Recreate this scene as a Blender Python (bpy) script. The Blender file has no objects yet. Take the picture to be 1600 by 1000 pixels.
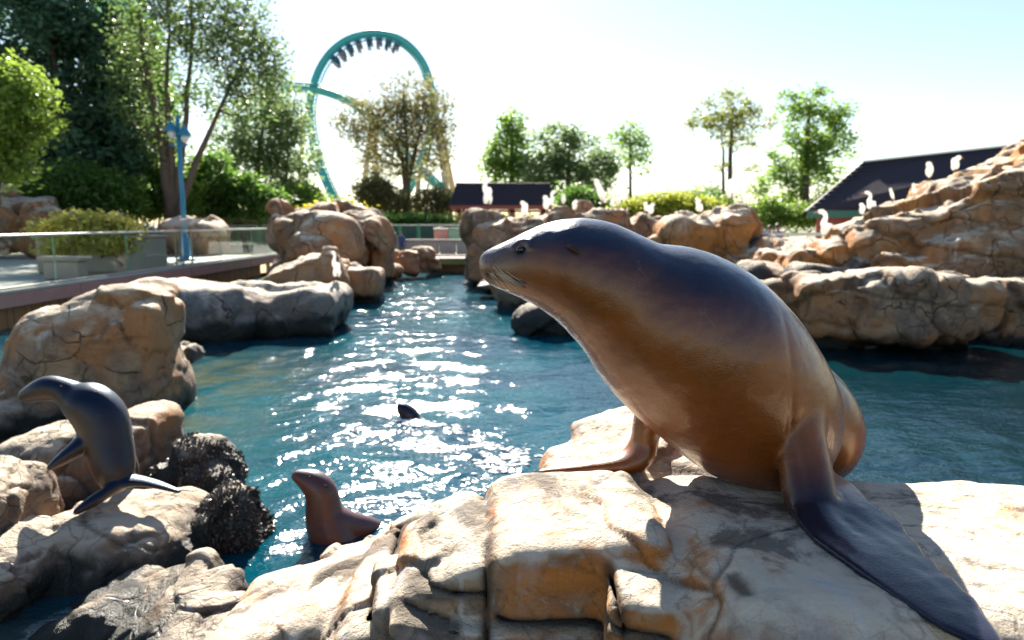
import bpy, math, random
import numpy as np
from mathutils import Vector, Matrix
R = math.radians
SC = bpy.context.scene
COL = SC.collection

# ------------------------------------------------------------------ camera, sky, sun, exposure
CAM_Z, PITCH, LENS = 1.9, 7.84, 25.0
FPX = LENS / 36.0 * 1600.0
cam = bpy.data.cameras.new('camera')
cam.lens, cam.sensor_width, cam.clip_start, cam.clip_end = LENS, 36.0, 0.05, 3000.0
camo = bpy.data.objects.new('camera', cam)
COL.objects.link(camo)
camo.location = (0, 0, CAM_Z)
camo.rotation_euler = (R(90 - PITCH), 0, 0)
cam.dof.use_dof, cam.dof.focus_distance, cam.dof.aperture_fstop = True, 1.86, 3.4
SC.camera = camo

SUN_EL, SUN_AZ = 35.0, -9.0            # azimuth measured from +Y towards +X
w = bpy.data.worlds.new('World')
SC.world = w
w.use_nodes = True
nt = w.node_tree
sky = nt.nodes.new('ShaderNodeTexSky')
sky.sky_type = 'NISHITA'
sky.sun_disc = False
sky.sun_elevation, sky.sun_rotation = R(SUN_EL), R(SUN_AZ)
sky.air_density, sky.dust_density, sky.ozone_density = 1.0, 0.25, 0.2
bg = nt.nodes['Background']
bg.inputs[1].default_value = 0.05
nt.links.new(sky.outputs[0], bg.inputs[0])
SDIR = Vector((math.sin(R(SUN_AZ)) * math.cos(R(SUN_EL)), math.cos(R(SUN_AZ)) * math.cos(R(SUN_EL)), math.sin(R(SUN_EL))))
sun = bpy.data.lights.new('sun', 'SUN')
sun.energy, sun.angle, sun.color = 5.0, R(0.55), (1.0, 0.92, 0.80)
suno = bpy.data.objects.new('sun', sun)
COL.objects.link(suno)
suno.rotation_euler = (-SDIR).to_track_quat('-Z', 'Y').to_euler()
SC.view_settings.view_transform = 'Standard'
SC.view_settings.look = 'None'
SC.view_settings.exposure = 1.88
SC.view_settings.gamma = 1.0
SC.view_settings.use_curve_mapping = False
SC.render.engine = 'CYCLES'
SC.cycles.max_bounces = 8
SC.cycles.transparent_max_bounces = 12
SC.cycles.use_denoising = True
SC.cycles.caustics_reflective = False
SC.cycles.caustics_refractive = False
SC.cycles.sample_clamp_indirect = 6.0

# ------------------------------------------------------------------ placing helpers
_s, _c = math.sin(R(PITCH)), math.cos(R(PITCH))
def ray(px, py):
    cx, cy = (px - 800.0) / FPX, (500.0 - py) / FPX
    return np.array([cx, _c + cy * _s, -_s + cy * _c])
CAM = np.array([0, 0, CAM_Z])
def P(px, py, Y):                       # the point at depth Y (metres in front) seen at a photo position
    d = ray(px, py)
    return CAM + d * (Y / d[1])
def W(px, py, z=0.0):                   # the point on the level z
    d = ray(px, py)
    return CAM + d * ((z - CAM_Z) / d[2])
def S(Y):                               # metres per photo pixel at depth Y
    return Y / FPX

# ------------------------------------------------------------------ objects, labels
def tag(o, label=None, cat=None, group=None, kind=None):
    if label: o['label'] = label
    if cat: o['category'] = cat
    if group: o['group'] = group
    if kind: o['kind'] = kind
    return o
def empty(name, loc, rz=0.0):
    o = bpy.data.objects.new(name, None)
    COL.objects.link(o)
    o.empty_display_size = 0.1
    o.location = loc
    o.rotation_euler = (0, 0, rz)
    bpy.context.view_layer.update()
    return o
def mesh(name, V, F, mats, smooth=True, attrs=None, mi=None):
    V = np.asarray(V, np.float32)
    me = bpy.data.meshes.new(name)
    if isinstance(F, np.ndarray):
        n, k = F.shape
        me.vertices.add(len(V)); me.vertices.foreach_set('co', V.ravel())
        me.loops.add(n * k); me.loops.foreach_set('vertex_index', F.astype(np.int32).ravel())
        me.polygons.add(n); me.polygons.foreach_set('loop_start', np.arange(0, n * k, k, dtype=np.int32))
        try: me.polygons.foreach_set('loop_total', np.full(n, k, np.int32))
        except Exception: pass
    else:
        me.from_pydata([tuple(map(float, v)) for v in V], [], [tuple(map(int, f)) for f in F])
    for m in (mats if isinstance(mats, (list, tuple)) else [mats]): me.materials.append(m)
    me.update(calc_edges=True)
    me.validate()
    me.polygons.foreach_set('use_smooth', np.full(len(me.polygons), smooth, bool))
    if mi is not None and len(mi) == len(me.polygons): me.polygons.foreach_set('material_index', np.asarray(mi, np.int32))
    for k, a in (attrs or {}).items():
        at = me.attributes.new(k, 'FLOAT', 'POINT')
        at.data.foreach_set('value', np.asarray(a, np.float32))
    me.update()
    return me
def obj(name, me, parent=None, loc=(0, 0, 0)):
    o = bpy.data.objects.new(name, me)
    COL.objects.link(o)
    if parent is not None: o.parent = parent
    o.location = loc
    return o
def wobj(name, V, F, mats, parent=None, origin=None, **kw):
    """vertices in world space; the origin goes to the base (top level) or stays on the parent's frame"""
    V = np.asarray(V, float)
    if parent is None:
        if origin is None: origin = np.array([V[:, 0].mean(), V[:, 1].mean(), V[:, 2].min()])
        o = obj(name, mesh(name, V - origin, F, mats, **kw))
        o.location = origin
        bpy.context.view_layer.update()
        return o
    Mi = np.array(parent_world(parent).inverted())
    Vl = V @ Mi[:3, :3].T + Mi[:3, 3]
    return obj(name, mesh(name, Vl, F, mats, **kw), parent)
def parent_world(p):
    M = Matrix.LocRotScale(p.location, p.rotation_euler, p.scale)
    return parent_world(p.parent) @ M if p.parent else M
def copy_tree(o, parent=None):
    c = o.copy(); COL.objects.link(c)
    if parent is not None: c.parent = parent
    for ch in list(o.children): copy_tree(ch, c)
    return c

# ------------------------------------------------------------------ simple solids (joined in MB)
class MB:
    def __init__(s): s.V, s.F, s.M = [], [], []
    def add(s, V, F, m=0):
        b = len(s.V)
        s.V += [tuple(map(float, v)) for v in V]
        s.F += [tuple(b + i for i in f) for f in F]
        s.M += [m] * len(F)
        return s
    def box(s, c, h, rz=0.0, rx=0.0, bev=0.0, m=0, M=None):
        Rm = M if M is not None else np.array(Matrix.Rotation(rz, 3, 'Z') @ Matrix.Rotation(rx, 3, 'X'))
        h = np.asarray(h, float)
        if bev > 0:
            V = []; b = min(bev, min(h) * .9)
            for sz in (-1, 1):
                for sx, sy in ((-1, -1), (1, -1), (1, 1), (-1, 1)):
                    p = np.array([sx * h[0], sy * h[1], sz * h[2]])
                    V += [p - [0, sy * b, sz * b], p - [sx * b, 0, sz * b], p - [sx * b, sy * b, 0]]
            i = lambda k, a: k * 3 + a
            F = []
            for k in range(4):
                n = (k + 1) % 4
                a, c_ = (1, 1) if k % 2 == 0 else (0, 0)
                F.append((i(k, a), i(n, c_), i(n + 4, c_), i(k + 4, a)))
            F.append(tuple(i(k, 2) for k in (3, 2, 1, 0))); F.append(tuple(i(k + 4, 2) for k in (0, 1, 2, 3)))
            for k in range(4):
                n = (k + 1) % 4
                a = 1 if k % 2 == 0 else 0
                F.append((i(k, a), i(k, 2), i(n, 2), i(n, a))); F.append((i(k + 4, 2), i(k + 4, a), i(n + 4, a), i(n + 4, 2)))
                F.append((i(k, 0), i(k, 1), i(k + 4, 1), i(k + 4, 0)) if k % 2 == 0 else (i(k, 1), i(k, 0), i(k + 4, 0), i(k + 4, 1)))
                F.append((i(k, 0), i(k, 1), i(k, 2))); F.append((i(k + 4, 0), i(k + 4, 1), i(k + 4, 2)))
            V = np.array(V)
        else:
            V = np.array([[sx, sy, sz] for sz in (-1, 1) for sx, sy in ((-1, -1), (1, -1), (1, 1), (-1, 1))]) * h
            F = [(3, 2, 1, 0), (4, 5, 6, 7), (0, 1, 5, 4), (1, 2, 6, 5), (2, 3, 7, 6), (3, 0, 4, 7)]
        return s.add(V @ Rm.T + np.asarray(c, float), F, m)
    def tube(s, pts, rad, n=8, m=0, cap=True):
        V, F = tube(pts, rad, n, cap)
        return s.add(V, F, m)
    def lathe(s, c, prof, n=16, m=0):
        V = []; F = []
        for r, z in prof:
            V += [(c[0] + r * math.cos(2 * math.pi * i / n), c[1] + r * math.sin(2 * math.pi * i / n), c[2] + z) for i in range(n)]
        for k in range(len(prof) - 1):
            for i in range(n):
                j = (i + 1) % n
                F.append((k * n + i, k * n + j, k * n + n + j, k * n + n + i))
        F.append(tuple(range(n))[::-1]); F.append(tuple(range((len(prof) - 1) * n, len(prof) * n)))
        return s.add(V, F, m)
    def build(s, name, mats, parent=None, smooth=False, **kw):
        return wobj(name, np.array(s.V), s.F, mats, parent, smooth=smooth, mi=s.M, **kw)
def tube(pts, rad, n=8, cap=True):
    pts = np.asarray(pts, float); m = len(pts)
    rad = np.full(m, rad, float) if np.isscalar(rad) else np.asarray(rad, float)
    T = np.gradient(pts, axis=0); T /= np.linalg.norm(T, axis=1)[:, None] + 1e-12
    a = np.array([0, 0, 1.0]) if abs(T[0][2]) < .9 else np.array([1.0, 0, 0])
    V = []
    for i in range(m):
        a = a - T[i] * (a @ T[i]); a /= np.linalg.norm(a) + 1e-12
        b = np.cross(T[i], a)
        for k in range(n):
            t = 2 * math.pi * k / n
            V.append(pts[i] + rad[i] * (math.cos(t) * a + math.sin(t) * b))
    F = [(i * n + k, i * n + (k + 1) % n, (i + 1) * n + (k + 1) % n, (i + 1) * n + k) for i in range(m - 1) for k in range(n)]
    if cap:
        F.append(tuple(range(n))[::-1]); F.append(tuple(range((m - 1) * n, m * n)))
    return V, F
def spline(pts, n):
    """Catmull-Rom through rows of any width"""
    p = np.asarray(pts, float)
    p = np.vstack([2 * p[0] - p[1], p, 2 * p[-1] - p[-2]])
    out = []
    m = len(p) - 3
    for t in np.linspace(0, m - 1e-6, n):
        i = int(t); u = t - i
        a, b, c, d = p[i], p[i + 1], p[i + 2], p[i + 3]
        out.append(.5 * (2 * b + (c - a) * u + (2 * a - 5 * b + 4 * c - d) * u * u + (3 * b - a - 3 * c + d) * u ** 3))
    return np.array(out)

# ------------------------------------------------------------------ noise
_rs = np.random.RandomState(7)
_perm = np.tile(_rs.permutation(256), 3).astype(np.int32)
_g = _rs.normal(size=(256, 3)); _g /= np.linalg.norm(_g, axis=1)[:, None]
def pnoise(p):
    p = np.asarray(p, float)
    i = np.floor(p).astype(np.int64); f = p - i; i = (i & 255).astype(np.int32)
    u = f * f * f * (f * (f * 6 - 15) + 10)
    out = 0
    for dx in (0, 1):
        for dy in (0, 1):
            for dz in (0, 1):
                h = _perm[_perm[_perm[(i[:, 0] + dx) & 255] + ((i[:, 1] + dy) & 255)] + ((i[:, 2] + dz) & 255)]
                g = _g[h]
                dot = g[:, 0] * (f[:, 0] - dx) + g[:, 1] * (f[:, 1] - dy) + g[:, 2] * (f[:, 2] - dz)
                wx = u[:, 0] if dx else 1 - u[:, 0]
                wy = u[:, 1] if dy else 1 - u[:, 1]
                wz = u[:, 2] if dz else 1 - u[:, 2]
                out = out + dot * wx * wy * wz
    return out * 1.6
def fbm(p, o=4, gain=.5):
    a, t, s = 1.0, 0.0, 0
    p = np.asarray(p, float)
    for k in range(o):
        s = s + a * pnoise(p + k * 17.3); t += a
        p = p * 2.03; a *= gain
    return s / t
def voro(p):
    """difference of the distances to the two nearest cell points (0 on a joint), the nearest cell's random value and its random tilt"""
    i = np.floor(p).astype(np.int64)
    d1 = np.full(len(p), 9.0); d2 = np.full(len(p), 9.0); cid = np.zeros(len(p)); tl = np.zeros(len(p))
    for dx in (-1, 0, 1):
        for dy in (-1, 0, 1):
            for dz in (-1, 0, 1):
                c = i + [dx, dy, dz]; k = (c & 255).astype(np.int32)
                h = _perm[_perm[_perm[k[:, 0]] + k[:, 1]] + k[:, 2]]
                q = c + .5 + .42 * _g[h]
                d = np.linalg.norm(p - q, axis=1)
                n = d < d1
                d2 = np.where(n, d1, np.minimum(d2, d)); cid = np.where(n, h / 255.0, cid); d1 = np.where(n, d, d1)
                tl = np.where(n, np.einsum('ij,ij->i', p - q, _g[(h * 7 + 13) & 255]), tl)
    return d2 - d1, cid, tl
def sstep(a, b, x):
    t = np.clip((x - a) / (b - a), 0, 1)
    return t * t * (3 - 2 * t)

# ------------------------------------------------------------------ distance fields and their surface
def smin(a, b, k):
    h = np.maximum(k - np.abs(a - b), 0) / k
    return np.minimum(a, b) - h * h * k * .25
def rot(rx=0, ry=0, rz=0):
    return np.array(Matrix.Rotation(R(rz), 3, 'Z') @ Matrix.Rotation(R(ry), 3, 'Y') @ Matrix.Rotation(R(rx), 3, 'X'))
def loc(X, Y, Z, c, Rm):
    x, y, z = X - c[0], Y - c[1], Z - c[2]
    if Rm is None: return x, y, z
    return (Rm[0, 0] * x + Rm[1, 0] * y + Rm[2, 0] * z, Rm[0, 1] * x + Rm[1, 1] * y + Rm[2, 1] * z, Rm[0, 2] * x + Rm[1, 2] * y + Rm[2, 2] * z)
def ell(c, r, Rm=None):
    r = np.asarray(r, float)
    def f(X, Y, Z):
        x, y, z = loc(X, Y, Z, c, Rm)
        k0 = np.sqrt((x / r[0]) ** 2 + (y / r[1]) ** 2 + (z / r[2]) ** 2) + 1e-9
        k1 = np.sqrt((x / r[0] ** 2) ** 2 + (y / r[1] ** 2) ** 2 + (z / r[2] ** 2) ** 2) + 1e-9
        return k0 * (k0 - 1) / k1
    e = np.full(3, max(r)) if Rm is not None else r
    return f, np.asarray(c) - e, np.asarray(c) + e
def rbox(c, h, Rm=None, r=.05):
    h = np.asarray(h, float); r = min(r, min(h) * .95)
    def f(X, Y, Z):
        x, y, z = loc(X, Y, Z, c, Rm)
        a, b, d = np.abs(x) - h[0] + r, np.abs(y) - h[1] + r, np.abs(z) - h[2] + r
        return np.sqrt(np.maximum(a, 0) ** 2 + np.maximum(b, 0) ** 2 + np.maximum(d, 0) ** 2) + np.minimum(np.maximum(np.maximum(a, b), d), 0) - r
    e = np.abs(Rm) @ h if Rm is not None else h
    return f, np.asarray(c) - e, np.asarray(c) + e
def facet(c, r, seed, n=15, Rm=None, sharp=16.0, box=.0):
    """an angular boulder: random planes cut round an ellipsoid"""
    r = np.asarray(r, float); rs = np.random.RandomState(seed)
    N = rs.normal(size=(n, 3)); N /= np.linalg.norm(N, axis=1)[:, None]
    N = np.vstack([N, np.eye(3), -np.eye(3)]); off = np.concatenate([rs.uniform(.72, .95, n), rs.uniform(.85, 1, 6)])
    def f(X, Y, Z):
        x, y, z = loc(X, Y, Z, c, Rm)
        x, y, z = x / r[0], y / r[1], z / r[2]
        s = 0
        for nn, o in zip(N, off): s = s + np.exp(np.clip(sharp * (nn[0] * x + nn[1] * y + nn[2] * z - o), -40, 40))
        return np.log(s) / sharp * min(r)
    e = np.full(3, max(r)) if Rm is not None else r
    return f, np.asarray(c) - e, np.asarray(c) + e
def chain(rows, sq=1.0, n=40, sm=True):
    """rows of x,y,z,radius joined into one limb; sq < 1 widens it along Y"""
    q = spline(rows, n) if sm else np.asarray(rows, float)
    out = []
    for a in q:
        out.append(ell(a[:3], (a[3], a[3] / sq, a[3])))
    return out
def plate(poly, zfun, t):
    """a flat flipper lying roughly level: outline in x,y, height zfun(x,y), half thickness t"""
    poly = np.asarray(poly, float)
    def f(X, Y, Z):
        X2, Y2 = np.broadcast_arrays(X, Y); sh = X2.shape; x = X2[:, :, 0].ravel(); y = Y2[:, :, 0].ravel()
        d = np.full(len(x), 1e9); ins = np.zeros(len(x), bool)
        for i in range(len(poly)):
            a, b = poly[i], poly[(i + 1) % len(poly)]
            e = b - a; wx, wy = x - a[0], y - a[1]
            tt = np.clip((wx * e[0] + wy * e[1]) / (e @ e), 0, 1)
            d = np.minimum(d, (wx - e[0] * tt) ** 2 + (wy - e[1] * tt) ** 2)
            cnd = ((a[1] > y) != (b[1] > y)) & (x < (b[0] - a[0]) * (y - a[1]) / (b[1] - a[1] + 1e-12) + a[0])
            ins ^= cnd
        d = np.sqrt(d) * np.where(ins, -1, 1)
        d = d.reshape(sh[0], sh[1], 1); zz = zfun(X2[:, :, :1], Y2[:, :, :1])
        tk = t * (.55 + .45 * np.clip(-d / .06, 0, 1))
        a, b = d + tk * .7, np.abs(Z - zz) - tk * .3
        return np.sqrt(np.maximum(a, 0) ** 2 + np.maximum(b, 0) ** 2) + np.minimum(np.maximum(a, b), 0) - tk * .7
    zc = zfun(poly[:, 0], poly[:, 1])
    return f, np.array([*poly.min(0), zc.min() - t * 2]), np.array([*poly.max(0), zc.max() + t * 2])
class Field:
    def __init__(s, lo, hi, h):
        s.lo, s.h = np.asarray(lo, float), h
        s.n = np.ceil((np.asarray(hi) - s.lo) / h).astype(int) + 1
        s.F = np.full(s.n, 9.0, np.float32)
        s.ax = [s.lo[i] + np.arange(s.n[i]) * h for i in range(3)]
    def add(s, prim, k=.02, cut=False):
        f, lo, hi = prim
        a = np.clip(((lo - k - 2 * s.h - s.lo) / s.h).astype(int), 0, s.n); b = np.clip(((hi + k + 2 * s.h - s.lo) / s.h).astype(int) + 2, 0, s.n)
        if np.any(b <= a): return
        sl = tuple(slice(a[i], b[i]) for i in range(3))
        d = f(s.ax[0][sl[0]][:, None, None], s.ax[1][sl[1]][None, :, None], s.ax[2][sl[2]][None, None, :])
        s.F[sl] = -smin(-s.F[sl], d, k) if cut else smin(s.F[sl], d, k)
    def mesh(s):
        F = s.F; n = s.n
        F[0], F[-1] = np.maximum(F[0], 1e-3), np.maximum(F[-1], 1e-3)
        F[:, 0], F[:, -1] = np.maximum(F[:, 0], 1e-3), np.maximum(F[:, -1], 1e-3)
        F[:, :, 0], F[:, :, -1] = np.maximum(F[:, :, 0], 1e-3), np.maximum(F[:, :, -1], 1e-3)
        I = F < 0
        cnt = np.zeros(n - 1, np.int8)
        for dx in (0, 1):
            for dy in (0, 1):
                for dz in (0, 1):
                    cnt += I[dx:n[0] - 1 + dx, dy:n[1] - 1 + dy, dz:n[2] - 1 + dz]
        act = (cnt > 0) & (cnt < 8)
        idx = np.argwhere(act); vid = np.full(n - 1, -1, np.int64); vid[act] = np.arange(len(idx))
        acc = np.zeros((len(idx), 3)); num = np.zeros(len(idx))
        C = [(x, y, z) for x in (0, 1) for y in (0, 1) for z in (0, 1)]
        val = {c: F[idx[:, 0] + c[0], idx[:, 1] + c[1], idx[:, 2] + c[2]].astype(float) for c in C}
        for c in C:
            for ax in range(3):
                if c[ax] == 0:
                    e = list(c); e[ax] = 1; e = tuple(e)
                    a, b = val[c], val[e]
                    cr = (a < 0) != (b < 0)
                    t = np.where(cr, a / np.where(cr, a - b, 1), 0)
                    p = np.tile(np.array(c, float), (len(idx), 1)); p[:, ax] += t
                    acc += p * cr[:, None]; num += cr
        V = s.lo + (idx + acc / num[:, None]) * s.h
        Q = []
        for ax in range(3):
            o1, o2 = [(1, 2), (2, 0), (0, 1)][ax]
            sl0 = [slice(None)] * 3; sl1 = [slice(None)] * 3
            sl0[ax] = slice(0, n[ax] - 1); sl1[ax] = slice(1, n[ax])
            a, b = I[tuple(sl0)], I[tuple(sl1)]
            e = np.argwhere(a != b)
            e = e[(e[:, o1] > 0) & (e[:, o2] > 0) & (e[:, o1] < n[o1] - 1) & (e[:, o2] < n[o2] - 1)]
            fl = a[e[:, 0], e[:, 1], e[:, 2]]
            q = []
            for d1, d2 in ((1, 1), (0, 1), (0, 0), (1, 0)):
                g = e.copy(); g[:, o1] -= d1; g[:, o2] -= d2
                q.append(vid[g[:, 0], g[:, 1], g[:, 2]])
            q = np.stack(q, 1)
            q[~fl] = q[~fl][:, ::-1]
            Q.append(q)
        return V, np.vstack(Q)
def vnormals(V, Q):
    a, b, c, d = (V[Q[:, i]] for i in range(4))
    fn = np.cross(c - a, d - b)
    N = np.zeros_like(V)
    for i in range(4): 
        for k in range(3): N[:, k] += np.bincount(Q[:, i], fn[:, k], len(V))
    return N / (np.linalg.norm(N, axis=1)[:, None] + 1e-12)
def relax(V, Q, it=1, lam=.5):
    for _ in range(it):
        A = np.zeros_like(V); n = np.zeros(len(V))
        for i in range(4):
            for j in (1, 3):
                t = Q[:, (i + j) % 4]
                for k in range(3): A[:, k] += np.bincount(Q[:, i], V[t, k], len(V))
                n += np.bincount(Q[:, i], minlength=len(V))
        V = V + lam * (A / np.maximum(n, 1)[:, None] - V)
    return V
def blob(prims, h, k=.02, cuts=(), kc=.004, it=2):
    lo = np.min([p[1] for p in prims], 0) - 3 * h - k * .3; hi = np.max([p[2] for p in prims], 0) + 3 * h + k * .3
    F = Field(lo, hi, h)
    for p in prims: F.add(p, k)
    for p in cuts: F.add(p, kc, cut=True)
    V, Q = F.mesh()
    return relax(V, Q, it), Q, F

# ------------------------------------------------------------------ materials
def mat(name, col=(.5, .5, .5), rough=.6, metal=0.0, spec=.5, **kw):
    m = bpy.data.materials.new(name); m.use_nodes = True
    b = m.node_tree.nodes['Principled BSDF']
    b.inputs['Base Color'].default_value = (*col, 1); b.inputs['Roughness'].default_value = rough
    b.inputs['Metallic'].default_value = metal; b.inputs['Specular IOR Level'].default_value = spec
    for k, v in kw.items(): b.inputs[k.replace('_', ' ')].default_value = v
    return m
class NT:
    """short hand for wiring nodes"""
    def __init__(s, m): s.t = m.node_tree; s.b = s.t.nodes.get('Principled BSDF'); s.out = s.t.nodes.get('Material Output')
    def n(s, typ, ins=None, **kw):
        x = s.t.nodes.new('ShaderNode' + typ)
        for k, v in kw.items(): setattr(x, k, v)
        for k, v in (ins or {}).items(): s.set(x.inputs[k], v)
        return x
    def set(s, inp, v):
        if hasattr(v, 'links') and hasattr(v, 'is_output'): s.t.links.new(v, inp)
        elif hasattr(inp, 'default_value'):
            try: inp.default_value = v
            except Exception: inp.default_value = (*v, 1)
    def pos(s): return s.n('NewGeometry').outputs['Position']
    def scale(s, v, sc): return s.n('Mapping', {'Vector': v, 'Scale': sc}).outputs[0]
    def noise(s, v, sc, det=4, rough=.55, dist=0.0): return s.n('TexNoise', {'Vector': v, 'Scale': sc, 'Detail': det, 'Roughness': rough, 'Distortion': dist}).outputs['Fac']
    def ramp(s, f, a, b):
        x = s.n('MapRange', {'Value': f, 'From Min': a, 'From Max': b}); x.interpolation_type = 'SMOOTHSTEP'; return x.outputs[0]
    def mix(s, f, a, b, mode='MIX'):
        x = s.n('Mix', data_type='RGBA', blend_type=mode)
        s.set(x.inputs[0], f)
        for k, v in ((6, a), (7, b)):
            s.set(x.inputs[k], (*v, 1) if isinstance(v, tuple) and len(v) == 3 else v)
        return x.outputs[2]
    def math(s, op, a, b=0.0, c=0.0):
        x = s.n('Math', operation=op)
        s.set(x.inputs[0], a); s.set(x.inputs[1], b); s.set(x.inputs[2], c)
        return x.outputs[0]
    def attr(s, name): return s.n('Attribute', attribute_name=name).outputs['Fac']
    def bump(s, hgt, st, dist, nrm=None):
        x = s.n('Bump', {'Height': hgt, 'Strength': st, 'Distance': dist})
        if nrm is not None: s.t.links.new(nrm, x.inputs['Normal'])
        return x.outputs[0]
    def sep(s, v):
        return s.n('SeparateXYZ', {'Vector': v}).outputs

# ------------------------------------------------------------------ rock
def rock_mat(name, warm, pale, grey, unit=1.0, guano_sun=.6, streak=.5, wet=.22, strata=0.0, bump=1.0, cover=.5, patch=0.0, lines=1.0, run=(7.0, 7.0, .55), runcut=.62):
    m = mat(name, warm, .82, spec=.3); t = NT(m); p = t.pos()
    n1 = t.noise(p, .9 / unit, 5, .6); n2 = t.noise(p, 2.7 / unit, 5, .62, .6); n3 = t.noise(p, 11 / unit, 5, .65); n4 = t.noise(p, 60 / unit, 3, .6)
    c = t.mix(t.ramp(n1, .43, .58), warm, grey)
    c = t.mix(t.math('MULTIPLY', t.ramp(n2, .47, .66), .75), c, pale)
    lay = t.noise(t.scale(p, (.5, .5, 5.0)), 1.1 / unit, 4, .6, .8)
    c = t.mix(t.math('MULTIPLY', t.ramp(lay, .50, .70), .45), c, tuple(x * .45 for x in warm))
    c = t.mix(t.math('MULTIPLY', t.ramp(n3, .50, .78), .38), c, tuple(x * .42 for x in grey))
    c = t.mix(t.math('MULTIPLY', t.ramp(n4, .55, .75), .25), c, tuple(min(1, x * 1.35) for x in pale))
    # bird lime on level tops and in streaks; pale tops also paint in sunlight
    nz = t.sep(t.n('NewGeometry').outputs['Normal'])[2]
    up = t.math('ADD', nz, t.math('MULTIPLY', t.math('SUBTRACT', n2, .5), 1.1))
    c = t.mix(t.math('MULTIPLY', t.ramp(up, .50, .95), t.math('MULTIPLY', t.ramp(t.noise(p, 1.9 / unit, 5, .65), .26, .48), guano_sun)), c, (.62, .53, .41))
    st = t.noise(t.scale(p, run), .9 / unit, 3, .5, .35)
    st = t.math('MULTIPLY', t.ramp(st, runcut, runcut + .13), t.ramp(n1, .42, .58))
    c = t.mix(t.math('MULTIPLY', st, streak), c, (.58, .55, .53))
    dk = t.math('MULTIPLY', t.ramp(t.noise(t.scale(p, (4.0, 4.0, .5)), 1.0 / unit, 4, .6), .55, .75), cover)
    c = t.mix(dk, c, (.055, .045, .038))
    wp = t.n('VectorMath', {0: p}, operation='ADD'); nv = t.n('TexNoise', {'Vector': p, 'Scale': 1.6 / unit, 'Detail': 3}).outputs['Color']
    sc_ = t.n('VectorMath', {0: nv}, operation='SCALE'); sc_.inputs['Scale'].default_value = .7 * unit; t.t.links.new(sc_.outputs[0], wp.inputs[1])
    ed = t.n('TexVoronoi', {'Vector': t.scale(wp.outputs[0], (1, 1, 1.5)), 'Scale': 1.5 / unit}, feature='DISTANCE_TO_EDGE').outputs['Distance']
    ed2 = t.n('TexVoronoi', {'Vector': t.scale(wp.outputs[0], (1.2, 1, 1.2)), 'Scale': 4.2 / unit}, feature='DISTANCE_TO_EDGE').outputs['Distance']
    fine = t.math('MAXIMUM', t.math('MULTIPLY', t.ramp(ed, .022, .004), t.ramp(n2, .42, .55)), t.math('MULTIPLY', t.ramp(ed2, .030, .008), t.math('MULTIPLY', t.ramp(n1, .50, .60), .7)))
    if patch:
        pn = t.noise(p, 1.5 / unit, 6, .68, .4)
        c = t.mix(t.math('MULTIPLY', t.ramp(pn, .52, .62), patch), c, tuple(x * .42 for x in grey))
        pn2 = t.noise(t.scale(p, (1, 1, 1)), 3.7 / unit, 6, .7, .8)
        c = t.mix(t.math('MULTIPLY', t.ramp(pn2, .60, .68), patch * .8), c, (.42, .44, .47))
    c = t.mix(t.math('MULTIPLY', fine, .85 * lines), c, (.03, .02, .014))
    c = t.mix(t.math('MULTIPLY', t.attr('crack'), .82), c, (.035, .024, .016))
    z = t.math('ADD', t.sep(p)[2], t.math('MULTIPLY', t.math('SUBTRACT', n2, .5), -.5))
    wetm = t.ramp(z, wet + .10, wet - .06)
    c = t.mix(wetm, c, (.016, .019, .016))
    t.set(t.b.inputs['Base Color'], c)
    t.set(t.b.inputs['Roughness'], t.math('SUBTRACT', .86, t.math('MULTIPLY', wetm, .5)))
    h = t.math('ADD', t.math('MULTIPLY', t.noise(p, 5.5 / unit, 7, .68, .3), 1.0), t.math('MULTIPLY', t.noise(p, 34 / unit, 5, .7), .35))
    pits = t.ramp(t.n('TexVoronoi', {'Vector': p, 'Scale': 26 / unit}).outputs['Distance'], .0, .22)
    h = t.math('ADD', h, t.math('SUBTRACT', t.math('MULTIPLY', pits, .12), t.math('MULTIPLY', fine, .35 * lines)))
    t.set(t.b.inputs['Normal'], t.bump(h, .62 * bump, .10 * unit))
    return m
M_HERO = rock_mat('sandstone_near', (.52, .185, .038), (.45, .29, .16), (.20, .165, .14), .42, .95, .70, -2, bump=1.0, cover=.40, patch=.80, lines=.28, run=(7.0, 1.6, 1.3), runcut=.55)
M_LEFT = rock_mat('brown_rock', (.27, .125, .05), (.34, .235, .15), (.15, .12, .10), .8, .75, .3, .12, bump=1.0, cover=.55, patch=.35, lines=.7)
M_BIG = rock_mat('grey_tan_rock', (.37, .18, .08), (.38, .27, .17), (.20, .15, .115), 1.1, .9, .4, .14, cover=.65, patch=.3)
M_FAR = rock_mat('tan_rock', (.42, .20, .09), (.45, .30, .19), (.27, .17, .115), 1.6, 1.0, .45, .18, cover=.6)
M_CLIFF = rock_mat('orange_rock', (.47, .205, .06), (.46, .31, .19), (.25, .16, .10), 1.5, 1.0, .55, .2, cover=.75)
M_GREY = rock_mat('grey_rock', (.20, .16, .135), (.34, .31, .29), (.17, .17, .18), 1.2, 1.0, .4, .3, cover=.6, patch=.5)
M_DARK = rock_mat('dark_wet_rock', (.06, .05, .045), (.14, .13, .12), (.05, .05, .05), .8, .7, .4, .3, cover=.6)

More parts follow.
